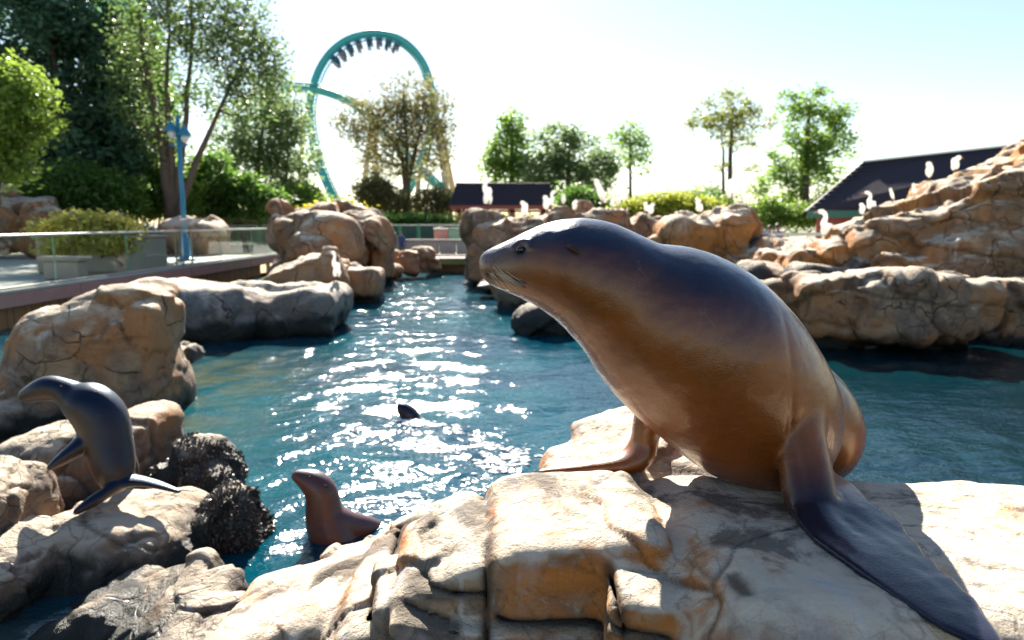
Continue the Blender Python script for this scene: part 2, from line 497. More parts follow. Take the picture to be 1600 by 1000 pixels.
def rough(V, Q, seed, lo=(.05, 1.2), mid=(.02, 4.0), hi=(.006, 14.0), crack=(1.2, .06, .05), strata=None, crack2=None, lean=None, facets=.22):
    N = vnormals(V, Q); o = np.array([seed * 3.7, seed * 1.9, seed * 5.3])
    q = V + o
    d = lo[0] * fbm(q * lo[1], 2) + mid[0] * (1 - 2 * np.abs(fbm(q * mid[1], 3))) * .7 + hi[0] * fbm(q * hi[1], 3)
    cr = np.zeros(len(V))
    wq = q + .22 / crack[0] * np.stack([fbm(q * crack[0] * 1.7 + 9, 2), fbm(q * crack[0] * 1.7 + 31, 2), fbm(q * crack[0] * 1.7 + 57, 2)], 1)
    if lean: wq = wq @ rot(0, lean, 0)
    for c in ([crack] + ([crack2] if crack2 else [])):
        s = np.array(c[3]) if len(c) > 3 else np.array([1, 1, 1.5])
        e, cid, tl = voro(wq * c[0] * s)
        d += facets * tl / c[0] * (1.0 if c is crack else .8)
        g = (1 - sstep(0, c[1], e)) * sstep(-.12, .22, fbm(q * c[0] * .45 + 77, 2))
        d += -g * c[2] + (cid - .5) * c[2] * .55
        cr = np.maximum(cr, g * (.75 if c is crack else .5))
    if strata:
        dr = np.array(strata[0], float); dr /= np.linalg.norm(dr)
        hgt = q @ dr * strata[1] + .9 * fbm(q * .7, 3)
        f = hgt - np.floor(hgt)
        d += strata[2] * (sstep(0, .10, f) - f * .95) * (.55 + .6 * fbm(q * .9 + 5, 2))
        cr = np.maximum(cr, .8 * np.exp(-((np.minimum(f, 1 - f)) / .045) ** 2))
    return V + N * d[:, None], cr
def rock(name, label, cat, prims, h, m, seed, k=.05, group=None, cuts=(), base=-.35, it=2, **kw):
    V, Q, F = blob(prims, h * .85, k * .5, cuts, it=it)
    V, cr = rough(V, Q, seed, **kw)
    V = relax(V, Q, 1, .6)
    if cuts:
        dd = np.full(len(V), 9.0)
        for f, lo, hi in cuts: dd = np.minimum(dd, f(V[:, 0], V[:, 1], V[:, 2]))
        cr = np.maximum(cr, .95 * (1 - sstep(.0, .02, dd)))
    o = wobj(name, V, Q, m, attrs={'crack': cr})
    return tag(o, label, cat, group)
def PB(px, py, Y, wp, hp, th, rx=0, ry=0, rz=0, r=.35):
    r *= .72
    """a rounded block by photo position, half sizes in photo pixels, half thickness in metres"""
    h = np.array([wp * S(Y), th, hp * S(Y)])
    return rbox(P(px, py, Y), h, rot(rx, ry, rz), min(h) * r * 2)
def PF(px, py, Y, wp, hp, th, seed, rx=0, ry=0, rz=0, n=14, sharp=14.0):
    return facet(P(px, py, Y), np.array([wp * S(Y), th, hp * S(Y)]) * 1.12, seed, n, rot(rx, ry, rz), sharp)

# ---- the near rock that carries the big sea lion
hero = [
    rbox((1.08, 1.57, .602), (.76, .49, .575), rot(-2, 2.2, 0), .16),
    rbox((.165, 1.73, .945), (.22, .25, .25), rot(3, -4, 2), .075),
    rbox((-.13, 1.70, .985), (.12, .19, .13), rot(6, -25, 2), .045),
    rbox((.295, 1.56, .93), (.10, .23, .215), rot(2, 6, -4), .03),
    rbox((.56, 1.62, .80), (.26, .40, .335), rot(4, 5, 0), .08),
    PB(688, 950, 1.56, 74, 13, .12, 0, 8, 0, .4), PB(700, 984, 1.54, 70, 20, .12, 0, 12, 0, .4),
    PB(612, 950, 1.66, 28, 48, .14, 0, 0, 10, .45), PB(880, 985, 1.55, 125, 26, .10, 0, 2, 0, .3), PB(1010, 1000, 1.5, 90, 20, .14),
    PB(676, 852, 2.15, 86, 34, .20, 0, -24, 0, .5), PB(560, 914, 2.2, 84, 42, .24, 0, -16, 0, .5),
    PB(470, 985, 2.0, 130, 70, .28, 0, -18, 0, .45), PB(600, 1010, 1.8, 90, 60, .2, 0, 0, 0, .4), PB(560, 960, 1.95, 70, 44, .2, 0, -5, 0, .45),
    PF(980, 716, 2.36, 92, 72, .26, 5, sharp=18), PB(930, 760, 2.2, 84, 52, .22, 0, -12, 0, .45), PB(1075, 752, 2.25, 90, 56, .24, 0, 3, 0, .45),
    rbox((.15, 1.9, .42), (.62, .34, .50), None, .1), rbox((-.35, 1.85, .15), (.50, .30, .50), None, .1), rbox((.9, 1.5, 0), (.9, .45, .6), None, .1),
    rbox((-.62, 2.05, .0), (.3, .3, .4), None, .15),
]
hcuts = [rbox(P(762, 915, 1.5), (.0022, .12, .16), rot(0, 3, 4), .003), rbox(P(957, 905, 1.4), (.004, .07, .10), rot(0, -12, 0), .003),
         rbox(P(690, 929, 1.5), (.105, .09, .006), rot(0, 3, 0), .004), rbox(P(875, 981, 1.46), (.14, .09, .006), rot(0, 1, 0), .004),
         rbox(P(1015, 988, 1.34), (.09, .09, .006), rot(0, 8, 0), .004), rbox(P(660, 972, 1.46), (.08, .06, .004), rot(0, 17, 0), .003),
         rbox(P(1150, 930, 1.3), (.003, .04, .10), rot(0, 14, 0), .002),
         rbox(P(548, 915, 2.0), (.11, .25, .006), rot(20, 6, 0), .004), rbox(P(612, 880, 1.95), (.006, .3, .12), rot(0, 38, 0), .004), rbox(P(620, 850, 2.1), (.10, .2, .006), rot(20, -32, 0), .004)]
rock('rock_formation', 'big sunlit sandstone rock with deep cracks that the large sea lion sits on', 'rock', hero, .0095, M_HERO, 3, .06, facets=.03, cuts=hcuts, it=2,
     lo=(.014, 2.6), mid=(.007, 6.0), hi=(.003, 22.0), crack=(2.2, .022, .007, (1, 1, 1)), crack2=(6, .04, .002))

# ---- left near group
rock('boulder', 'brown boulder ridge behind the young sea lion, between its flippers and the pool', 'rock',
     [PB(150, 738, 4.95, 120, 76, .45, 0, -10, 0, .42), PB(228, 703, 5.0, 34, 58, .3, 0, 0, 0, .4), PB(50, 812, 4.75, 90, 90, .45, 0, -24, 0, .45), PB(110, 776, 4.75, 90, 50, .35, 0, -20, 0, .45)],
     .022, M_LEFT, 11, .10, facets=0.09, lo=(.05, 1.4), mid=(.03, 3.2), hi=(.008, 12), crack=(1.7, .05, .03), crack2=(4.2, .05, .012))
rock('boulder', 'large rounded brown boulder under the young sea lion, sunlit on top', 'rock',
     [PB(200, 862, 3.95, 124, 76, .45, 0, 3, 0, .6), PB(285, 870, 3.95, 56, 46, .3, 0, 14, 0, .6), PB(150, 918, 3.72, 92, 56, .3, 0, -14, 0, .6)],
     .018, M_LEFT, 12, .09, facets=0.07, lo=(.04, 1.7), mid=(.025, 4), hi=(.007, 14), crack=(2.2, .05, .025), crack2=(5.5, .05, .010), strata=((.25, .1, 1), 7.0, .012))
rock('rock_slope', 'dark furrowed rock slope at the left edge below the boulders', 'rock',
     [PB(15, 975, 3.5, 60, 150, .35, 0, 16, 0, .42), PB(-60, 930, 3.6, 80, 190, .5, 0, 4, 0, .4), PB(140, 1000, 3.3, 110, 60, .3, 0, -18, 0, .42)],
     .018, M_LEFT, 13, .10, facets=0.08, lo=(.05, 1.6), mid=(.035, 4), hi=(.008, 13), crack=(2.6, .05, .03, (1.6, 1.6, .5)), crack2=(6, .05, .010))
rock('flat_rock', 'wet sunlit flat rock slab at the foot of the boulders, split in two', 'rock',
     [PB(245, 965, 3.2, 92, 32, .28, 14, -24, 0, .4), PB(335, 945, 3.15, 40, 34, .18, 10, -16, 0, .42), PB(300, 1000, 2.9, 80, 24, .2, 8, -14, 0, .4)],
     .014, M_LEFT, 14, .03, facets=0.08, lo=(.02, 2.4), mid=(.015, 5), hi=(.006, 18), crack=(2.6, .05, .02))
rock('big_boulder', 'huge tan boulder with a pale crest beside the pool, in front of the deck', 'rock',
     [PB(165, 580, 7.2, 108, 116, .7, 0, -14, 0, .5), PB(55, 655, 7.0, 110, 92, .6, 0, -30, 0, .5), PB(200, 492, 7.3, 60, 46, .5, 0, -6, 0, .5), PB(246, 505, 7.15, 22, 40, .4, 0, 6, 0, .5), PB(-40, 715, 6.3, 110, 90, .5, 0, -10, 0, .5), PB(150, 690, 6.5, 90, 40, .4, 0, 0, 0, .5)],
     .04, M_BIG, 21, .16, facets=0.07, lo=(.06, .9), mid=(.02, 2.4), hi=(.014, 8), crack=(1.0, .03, .02), crack2=(2.6, .04, .012))
rock('small_rock', 'small dark rock with a white top at the waterline by the huge boulder', 'rock',
     [PF(272, 572, 8.0, 24, 28, .25, 4), PB(290, 553, 8.1, 20, 12, .2, 0, 4, 0, .4)], .03, M_DARK, 23, .05, lo=(.02, 2), mid=(.02, 5), hi=(.006, 14), crack=(3, .05, .015))
rock('flat_rock', 'long low grey rock with a white top along the pool below the deck', 'rock',
     [PB(330, 487, 12.0, 88, 42, .9, 0, 2, 0, .4), PB(450, 486, 12.6, 84, 34, .8, 0, 0, 0, .4), PB(515, 476, 12.9, 24, 26, .5, 0, 0, 0, .42), PB(265, 470, 12.2, 30, 26, .6, 0, 0, 0, .4), PB(395, 492, 12.3, 60, 30, .7, 0, 0, 0, .4)],
     .06, M_GREY, 24, .2, facets=0.08, lo=(.12, .7), mid=(.06, 1.6), hi=(.02, 6), crack=(.7, .05, .06), crack2=(2, .05, .02))
rock('boulder', 'smooth tan boulder behind the white heron, at the end of the deck', 'rock',
     [PF(478, 440, 16.5, 66, 40, .8, 31, 0, -12, 0), PB(440, 445, 16.4, 40, 26, .6, 0, -30, 0, .45), PB(500, 420, 17.2, 34, 24, .6, 0, 8, 0, .42)],
     .07, M_FAR, 31, .2, facets=0.12, lo=(.1, .6), mid=(.05, 1.6), hi=(.02, 6), crack=(.6, .05, .05))
rock('boulder', 'square tan boulder with a dark undercut just right of the white heron', 'rock',
     [PB(563, 437, 17.2, 32, 20, .7, 0, 3, 0, .35), PB(570, 460, 17.4, 24, 24, .5, 0, 0, 0, .4), PB(540, 458, 17.4, 14, 22, .4)],
     .07, M_FAR, 32, .12, facets=0.12, lo=(.08, .8), mid=(.05, 1.8), hi=(.02, 6), crack=(.7, .05, .05))
rock('rock_outcrop', 'tall rounded tan outcrop left of the dark cave, behind the deck end', 'rock',
     [PB(520, 392, 20.5, 34, 46, .9, 0, 6, 0, .4), PB(470, 395, 20.8, 34, 52, .9, 0, -6, 0, .4), PB(505, 372, 21, 40, 24, .8, 0, -18, 0, .42), PB(492, 405, 19.6, 24, 28, .6, 0, 0, 0, .4)],
     .09, M_FAR, 33, .22, facets=0.26, lo=(0.083, .5), mid=(0.039, 1.2), hi=(.025, 5.5), crack=(.5, .05, .08), crack2=(1.5, .05, .03, (1.5, 1.5, .6)))
rock('rock_outcrop', 'tan rock arch over the dark cave mouth at the pool\'s far end', 'rock',
     [PB(575, 368, 22, 26, 18, 1.0, 0, -2, 0, .35), PB(592, 398, 22, 13, 38, .8, 0, 0, 0, .4), PB(545, 348, 23, 46, 18, 1.0, 0, 6, 0, .4), PB(562, 402, 23.6, 30, 40, .5), PB(480, 352, 23.5, 44, 26, 1.0, 0, -6, 0, .4)],
     .09, M_FAR, 34, .2, facets=0.26, lo=(0.083, .5), mid=(0.039, 1.2), hi=(.025, 5.5), crack=(.5, .05, .08), crack2=(1.6, .05, .03, (1.6, 1.6, .5)))
i = 0
for (px, py, Y, a, b, lab) in ((615, 404, 25.0, 16, 16, 'small tan boulder at the foot of the rock arch by the far water'), (640, 411, 24.6, 20, 18, 'rounded boulder in the middle of the far pile, lowest to the water'),
                               (660, 402, 25.2, 16, 14, 'small tan boulder topmost in the far pile, below the green railing'), (676, 410, 25.6, 14, 12, 'small boulder at the right end of the far pile by the green ledge'),
                               (616, 426, 23.4, 12, 9, 'little white-topped rock standing alone in the far water')):
    rock('boulder', lab, 'rock', [PF(px, py, Y, a, b, .45, 40 + i, n=12)], .06, M_FAR, 40 + i, .1, group='boulders at the far end of the pool', lo=(.06, 1), mid=(.04, 2.4), hi=(.02, 7), crack=(1, .05, .04)); i += 1

# ---- far middle and right
rock('rock_wall', 'long tan rock ridge behind the sea lion\'s head where the white birds perch', 'rock',
     [PB(770, 388, 22, 34, 44, 1.0, 0, -3, 0, .36), PB(830, 382, 22.5, 60, 38, 1.0, 0, -6, 0, .34), PB(905, 380, 23, 60, 46, 1.2, 0, 4, 0, .36), PB(985, 388, 23, 66, 40, 1.2, 0, 1, 0, .34), PB(760, 420, 22.2, 20, 26, .7), PB(890, 425, 22.6, 150, 26, .9)],
     .085, M_FAR, 51, .18, facets=.30, lo=(0.088, .5), mid=(0.039, 1.3), hi=(.03, 5.5), crack=(.55, .05, .08, (1.3, 1.3, .8)), crack2=(1.6, .05, .03, (1.6, 1.6, .5)))
rock('rock_wall', 'pale tan rock bluff under the tall heron, right of the ridge', 'rock',
     [PB(1090, 392, 19, 60, 42, 1.0, 0, -3, 0, .3), PB(1140, 388, 18.6, 28, 50, .8, 0, -4, 0, .32), PB(1168, 425, 18, 30, 40, .7, 0, 12, 0, .36), PB(1050, 410, 19.4, 50, 40, .8)],
     .075, M_CLIFF, 52, .15, facets=.30, lo=(0.077, .6), mid=(0.033, 1.4), hi=(.025, 5.5), crack=(.6, .05, .08), crack2=(1.7, .05, .03, (1.6, 1.6, .5)))
rock('rock_slope', 'stepped tan rocks below the visitors, between the bluff and the high cliff', 'rock',
     [PB(1200, 415, 16.5, 30, 34, .7, 0, 10, 0, .4), PB(1235, 415, 16, 36, 28, .7, 0, -8, 0, .38), PB(1240, 392, 17.2, 44, 12, .7, 0, -6, 0, .4), PB(1290, 420, 15.4, 60, 30, .7, 0, -6, 0, .36), PB(1185, 445, 16, 40, 24, .6)],
     .065, M_CLIFF, 53, .14, facets=.30, lo=(.1, .7), mid=(.06, 1.6), hi=(.025, 6), crack=(.8, .05, .07), crack2=(2.2, .05, .03, (1.7, 1.7, .6)))
rock('rock_cliff', 'high layered orange rock cliff on the right with white birds along its crest', 'rock',
     [PB(1285, 420, 14.8, 60, 30, .7, 0, -10, 0, .34), PB(1330, 402, 14.6, 56, 40, .8, 0, -24, 0, .3), PB(1385, 392, 14.3, 66, 58, .9, 0, -26, 0, .3), PB(1450, 380, 14.2, 70, 66, 1.0, 0, -22, 0, .3), PB(1420, 425, 13.6, 64, 26, .8, 0, -3, 0, .3),
      PB(1520, 350, 14.0, 80, 64, 1.1, 0, -21, 0, .3), PB(1480, 405, 13.5, 60, 40, .7, 0, -8, 0, .3), PB(1585, 312, 14.5, 66, 58, 1.0, 0, -26, 0, .3), PB(1610, 350, 13.8, 70, 70, 1.0, 0, -14, 0, .3), PB(1590, 395, 13.6, 80, 30, .9, 0, -3, 0, .34), PB(1510, 292, 15.4, 60, 16, .8, 0, -21, 0, .4), PB(1690, 320, 13.8, 70, 130, 1.2), PB(1600, 262, 15.6, 60, 28, .9, 0, -24, 0, .4)],
     .05, M_CLIFF, 54, .10, facets=.30, lo=(0.033, .6), mid=(0.017, 1.7), hi=(.025, 5.5), crack=(.75, .03, .05, (.55, .8, 1.5)), crack2=(2.2, .035, .02, (.6, 1, 1.7)), strata=((.42, .1, 1), 1.5, .16), lean=-24)
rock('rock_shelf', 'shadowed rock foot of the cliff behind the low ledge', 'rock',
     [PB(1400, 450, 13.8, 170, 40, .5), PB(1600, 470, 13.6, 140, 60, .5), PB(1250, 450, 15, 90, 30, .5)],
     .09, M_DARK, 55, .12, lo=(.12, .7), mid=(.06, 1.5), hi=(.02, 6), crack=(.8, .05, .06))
rock('rock_ledge', 'low flat-topped rock ledge with a white rim over the dark water on the right', 'rock',
     [PB(1290, 478, 11.0, 56, 36, .7, 0, -2, 0, .26), PB(1385, 474, 10.8, 66, 40, .75, 0, -1, 0, .24), PB(1470, 472, 10.7, 50, 32, .75, 0, 6, 0, .28), PB(1215, 470, 11.6, 40, 22, .6, 0, 6, 0, .4), PB(1425, 505, 11.0, 60, 34, .5, 0, 8, 0, .3), PB(1290, 515, 11.2, 46, 30, .5), PB(1400, 448, 10.9, 100, 8, .8, 0, -2, 0, .4)],
     .045, M_BIG, 56, .07, facets=0.14, lo=(.08, .9), mid=(.045, 2), hi=(.018, 7), crack=(.8, .05, .09, (.8, 1, 1.6)), crack2=(2.2, .05, .035, (1.2, 1, 1)), strata=((.05, .1, 1), 1.6, .05))
rock('boulder', 'shaded boulder at the right edge beyond the low ledge', 'rock',
     [PB(1590, 490, 11.4, 58, 48, .6, 0, -3, 0, .32), PB(1640, 500, 11.2, 60, 60, .6)],
     .05, M_BIG, 57, .08, lo=(.08, .9), mid=(.045, 2), hi=(.018, 7), crack=(.9, .05, .06))
rock('boulder', 'dark wet boulder in the water under the sea lion\'s chin', 'rock',
     [PF(850, 506, 12.3, 54, 34, .5, 61), PB(880, 500, 12.3, 44, 26, .5, 0, 4, 0, .4)], .04, M_DARK, 61, .08, lo=(.06, 1), mid=(.04, 2.4), hi=(.014, 8), crack=(1.2, .05, .04))
rock('boulder', 'brown overhanging rock half hidden behind the sea lion\'s jaw', 'rock',
     [PF(830, 460, 15.5, 56, 34, .6, 62), PB(880, 455, 15.8, 60, 34, .6, 0, 0, 0, .4)], .05, M_BIG, 62, .1, lo=(.06, 1), mid=(.04, 2.4), hi=(.014, 8), crack=(1.0, .05, .05))
rock('small_rock', 'low white-topped rock poking out of the water left of the jaw', 'rock',
     [PF(772, 446, 18.2, 26, 8, .5, 63), PB(790, 444, 18.4, 20, 7, .4, 0, 0, 0, .4)], .05, M_GREY, 63, .08, lo=(.03, 1), mid=(.03, 2.4), hi=(.014, 8), crack=(1.0, .05, .03))
# rocks behind the deck
for k, (lab, pr) in enumerate((
        ('high brown rock bank at the far left behind the planter', [PB(20, 352, 25, 90, 34, 1.0, 0, 12, 0, .42), PB(110, 368, 25.5, 70, 30, .9, 0, 8, 0, .42), PB(-60, 340, 25, 70, 50, 1.0)]),
        ('brown boulder bank behind the blue lamp post', [PB(300, 376, 28, 40, 26, 1.0, 0, 10, 0, .42), PB(250, 380, 28.5, 40, 22, .9, 0, -6, 0, .42), PB(195, 372, 27.5, 44, 20, .9, 0, 0, 0, .42)]),
        ('reddish boulder bank beyond the deck\'s green railing', [PB(390, 356, 40, 34, 20, 1.2, 0, 4, 0, .42), PB(430, 352, 38, 26, 20, 1.2, 0, -4, 0, .42), PB(350, 352, 41, 24, 14, 1.0)]))):
    rock('rock_bank', lab, 'rock', pr, .10, M_FAR if k else M_LEFT, 70 + k, .25, lo=(.2, .4), mid=(.09, 1), hi=(.03, 4), crack=(.4, .05, .1), crack2=(1.2, .05, .04))

# mussel boulders
M_MUSSEL = mat('mussel_shell', (.018, .016, .022), .33, spec=.5)
t = NT(M_MUSSEL); t.set(t.b.inputs['Base Color'], t.mix(t.noise(t.pos(), 30, 2), (.016, .014, .016), (.13, .10, .08)))
def mussel_boulder(label, prims, seed, n):
    V, Q, F = blob(prims, .02, .08)
    V, cr = rough(V, Q, seed, lo=(.05, 2.6), mid=(.02, 6), hi=(.01, 14), crack=(3, .05, .015), facets=.12)
    o = tag(wobj('mussel_boulder', V, Q, M_DARK, attrs={'crack': cr}), label, 'rock', 'boulders crusted with mussels')
    rs = np.random.RandomState(seed); N = vnormals(V, Q)
    ok = np.where((V[:, 2] > -.05) & (fbm(V * 4.5 + seed, 3) > -.16))[0]; idx = rs.choice(ok, n)
    base = np.array([[0, 0, -.5], [0, 0, 1], [.5, 0, .1], [-.5, 0, .1], [0, .34, .15], [0, -.34, .15]])
    Fb = np.array([[1, 2, 4], [1, 4, 3], [1, 3, 5], [1, 5, 2], [0, 4, 2], [0, 3, 4], [0, 5, 3], [0, 2, 5]])
    VV = []; FF = []
    for j, q in enumerate(idx):
        d = N[q] + rs.normal(size=3) * .30; d /= np.linalg.norm(d)
        a = np.cross(d, rs.normal(size=3)); a /= np.linalg.norm(a); b = np.cross(d, a)
        sc = rs.uniform(.012, .025)
        VV.append(V[q] + sc * (base[:, :1] * a + base[:, 1:2] * b + base[:, 2:] * d)); FF.append(Fb + 6 * j)
    tag(wobj('mussel_crust', np.vstack(VV), np.vstack(FF), M_MUSSEL, o, smooth=False), kind='stuff')
mussel_boulder('blackish mussel-crusted boulder standing behind the young sea lion\'s hind flipper', [PF(308, 718, 4.8, 50, 46, .22, 81), PB(296, 742, 4.8, 46, 34, .24, 0, -14, 0, .6), PB(334, 752, 4.7, 34, 24, .2, 0, 12, 0, .6)], 81, 1700)
mussel_boulder('blackish mussel-crusted boulder lower and nearer, at the end of the sunlit boulder', [PF(346, 814, 4.05, 48, 42, .19, 84), PB(330, 834, 4.05, 46, 34, .2, 0, -10, 0, .6), PB(376, 838, 4.1, 36, 24, .18, 0, 20, 0, .6)], 82, 1800)

# ------------------------------------------------------------------ water, pool, ground
def water_material():
    m = mat('pool_water', (.0, .05, .07), .065, spec=.5, IOR=1.333); t = NT(m); p = t.pos(); s = t.sep(p)
    n = t.noise(p, .5, 4, .55); n2 = t.noise(p, 2.2, 4, .6)
    deep = t.mix(t.ramp(n, .35, .65), (.0004, .032, .056), (.0004, .066, .088))
    deep = t.mix(t.math('MULTIPLY', t.ramp(t.math('ADD', s[0], t.math('MULTIPLY', n2, 1.2)), .9, 3.2), .80), deep, (.0003, .011, .015))  # darker to the right: depth, cliff shade and reflections put into the colour
    # stony shallows seen through the water by the left bank
    sh = t.math('ADD', t.math('MULTIPLY', s[0], 1.0), t.math('MULTIPLY', n, 2.4))
    shm = t.math('MULTIPLY', t.ramp(sh, -.2, -2.8), t.ramp(s[1], 11.5, 8.5))
    shm = t.math('MULTIPLY', shm, t.ramp(n2, .3, .62))
    c = t.mix(t.math('MULTIPLY', shm, .85), deep, (.075, .085, .045))
    t.set(t.b.inputs['Base Color'], c)
    hb = t.math('ADD', t.noise(t.scale(p, (1.0, 1.35, 1)), 5.0, 3, .5, .6), t.math('ADD', t.math('MULTIPLY', t.noise(t.scale(p, (1, 1.3, 1)), 15, 2, .5, .4), .45), t.math('MULTIPLY', t.noise(t.scale(p, (1, 1.2, 1)), 38, 1, .5), .11)))
    t.set(t.b.inputs['Normal'], t.bump(hb, .21, .10))
    return m
XS = np.linspace(-9.4, 9.6, 470)
YS = [0.2]
while YS[-1] < 27.4: YS.append(YS[-1] + max(.020, .0055 * YS[-1]))
YS = np.array(YS)
gx, gy = np.meshgrid(XS, YS, indexing='ij')
gz = np.zeros_like(gx)
rs = np.random.RandomState(5)
pts2 = np.stack([gx.ravel(), gy.ravel(), 0 * gx.ravel()], 1)
wx = gx + .22 * pnoise(pts2 * .9 + 3).reshape(gx.shape); wy = gy + .22 * pnoise(pts2 * .9 + 40).reshape(gx.shape)
amp = .75 + .5 * pnoise(pts2 * .35 + 11).reshape(gx.shape)
NW = 46
for j in range(NW):
    lam = .14 * (1.2 / .14) ** rs.rand()
    th = R(-80) + rs.normal() * .75 + (math.pi if rs.rand() < .25 else 0)
    k_ = 2 * math.pi / lam
    sl = .118 * math.sqrt(2.0 / NW) * (1.0 if lam < .8 else .8)
    gz += amp * sl / k_ * np.sin(k_ * (wx * math.cos(th) + wy * math.sin(th)) + rs.rand() * 6.28)
# wake of the swimming sea lion and rings round the bobbing one
wa, wb = W(640, 660), W(840, 740)
e = (wb - wa)[:2]; L = np.linalg.norm(e); e /= L
al = (gx - wa[0]) * e[0] + (gy - wa[1]) * e[1]; ac = -(gx - wa[0]) * e[1] + (gy - wa[1]) * e[0]
wm = sstep(-.35, .1, al) * (1 - sstep(L, L + .6, al)) * np.exp(-(ac / (.10 + .10 * np.clip(al, 0, 9))) ** 2)
q = np.stack([gx.ravel() * 7, gy.ravel() * 7, 0 * gx.ravel()], 1)
gz += wm * (.020 * fbm(q, 3).reshape(gx.shape) + .012)
bc = W(515, 838); rr = np.hypot(gx - bc[0], gy - bc[1])
gz += .006 * np.sin(rr * 2 * math.pi / .26) * np.exp(-rr / .55)
nx, ny = gx.shape
V = np.stack([gx.ravel(), gy.ravel(), gz.ravel()], 1)
ii, jj = np.meshgrid(np.arange(nx - 1), np.arange(ny - 1), indexing='ij')
a = (ii * ny + jj).ravel()
F = np.stack([a, a + ny, a + ny + 1, a + 1], 1)
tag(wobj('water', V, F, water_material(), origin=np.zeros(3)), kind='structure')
M_BED = mat('pool_bed', (.02, .035, .035), .9)
tag(MB().box((0, 14, -1.6), (10, 15, .1)).build('pool_floor', M_BED), kind='structure')

# white froth flecks along the swimmer's wake, standing for sun sparkle too
rs = np.random.RandomState(21); m_ = MB()
oct_ = np.array([[1, 0, 0], [0, 1, 0], [-1, 0, 0], [0, -1, 0], [0, 0, .35], [0, 0, -.3]])
octf = [(0, 1, 4), (1, 2, 4), (2, 3, 4), (3, 0, 4), (1, 0, 5), (2, 1, 5), (3, 2, 5), (0, 3, 5)]
for k in range(1700):
    a_ = rs.beta(1.1, 1.6) * (L + .5) - .1; c_ = rs.normal() * (.05 + .07 * max(a_, 0))
    x_, y_ = wa[0] + e[0] * a_ - e[1] * c_, wa[1] + e[1] * a_ + e[0] * c_
    z_ = gz[np.argmin(np.abs(XS - x_)), np.argmin(np.abs(YS - y_))]
    if fbm(np.array([[x_ * 4, y_ * 4, .5]]), 2)[0] < -.02: continue
    s_ = rs.uniform(.006, .026); th_ = rs.rand() * 3
    m_.add(oct_ @ np.array(Matrix.Rotation(th_, 3, 'Z')).T * np.array([s_ * 1.6, s_, s_]) + [x_, y_, z_ + .003], octf)
tag(m_.build('foam_sparkle', mat('foam_sparkle_white', (.85, .87, .88), .5), smooth=True), kind='stuff')

DZ = .65
M_GROUND = mat('ground_earth', (.13, .11, .075), .95); t = NT(M_GROUND)
t.set(t.b.inputs['Base Color'], t.mix(t.noise(t.pos(), .25, 5), (.10, .12, .045), (.24, .20, .14)))
t.set(t.b.inputs['Normal'], t.bump(t.noise(t.pos(), 6, 4), .4, .05))
M_PAVE = mat('concrete_paving', (.42, .39, .35), .85); t = NT(M_PAVE)
t.set(t.b.inputs['Base Color'], t.mix(t.noise(t.pos(), 1.3, 5, .6), (.36, .34, .31), (.50, .46, .40)))
t.set(t.b.inputs['Normal'], t.bump(t.noise(t.pos(), 40, 3), .3, .01))
def sheet(polys, z):
    V = []; F = []
    for pl in polys:
        b = len(V); V += [(x, y, z) for x, y in pl]; F.append(tuple(range(b, b + len(pl))))
    return np.array(V, float), F
V, F = sheet([[(-900, 28.2), (900, 28.2), (900, 1500), (-900, 1500)], [(-900, -60), (-9.6, -60), (-9.6, 28.2), (-900, 28.2)], [(9.3, -60), (900, -60), (900, 28.2), (9.3, 28.2)]], DZ - .06)
tag(wobj('ground', V, F, M_GROUND, origin=np.zeros(3), smooth=False), kind='structure')
V, F = sheet([[(-9.0, 27.6), (16, 27.6), (16, 47), (-9.0, 47)]], DZ - .03)
tag(wobj('path', V, F, M_PAVE, origin=np.zeros(3), smooth=False), kind='structure')
M_WALLC = mat('pool_wall_concrete', (.16, .14, .11), .85); t = NT(M_WALLC)
t.set(t.b.inputs['Base Color'], t.mix(t.noise(t.scale(t.pos(), (1, 1, .3)), 2, 5), (.10, .09, .06), (.30, .24, .17)))
tag(MB().box((3.4, 27.9, -.3), (12.4, .3, .925)).build('pool_wall', M_WALLC), kind='structure')
tag(MB().box((9.5, 8, -.3), (.2, 20, .88)).build('pool_wall', M_WALLC), kind='structure')
M_MOSS = mat('green_moss', (.10, .16, .045), .9)
M_STONE = mat('grey_stone', (.30, .29, .28), .85); t = NT(M_STONE)
t.set(t.b.inputs['Base Color'], t.mix(t.noise(t.pos(), 3, 5), (.20, .21, .23), (.42, .39, .36)))
# mossy landing and its rail at the far end of the pool
q = P(703, 404, 26.9)
o = MB().box((q[0], 27.0, q[2] - .12), (.85, .5, .10), bev=.03).build('landing_ledge', M_MOSS)
tag(o, 'mossy green landing ledge at the far end of the pool', 'ledge')
MB().box((q[0], 27.0, q[2] + .01), (.86, .52, .03), bev=.01).build('stone_cap', M_STONE, o)
q = P(672, 389, 29)
o = empty('low_wall', (q[0], 29, DZ)); tag(o, 'low mottled stone wall in front of the green railing at the far end', 'wall')
for k in range(7):
    MB().box((q[0] - 2.0 + k * .68, 29, DZ + .24), (.33, .12, .26), bev=.03).build('stone_block', M_STONE, o)
MB().box((q[0], 29, DZ + .53), (2.45, .16, .03), bev=.01).build('coping', M_PAVE, o)

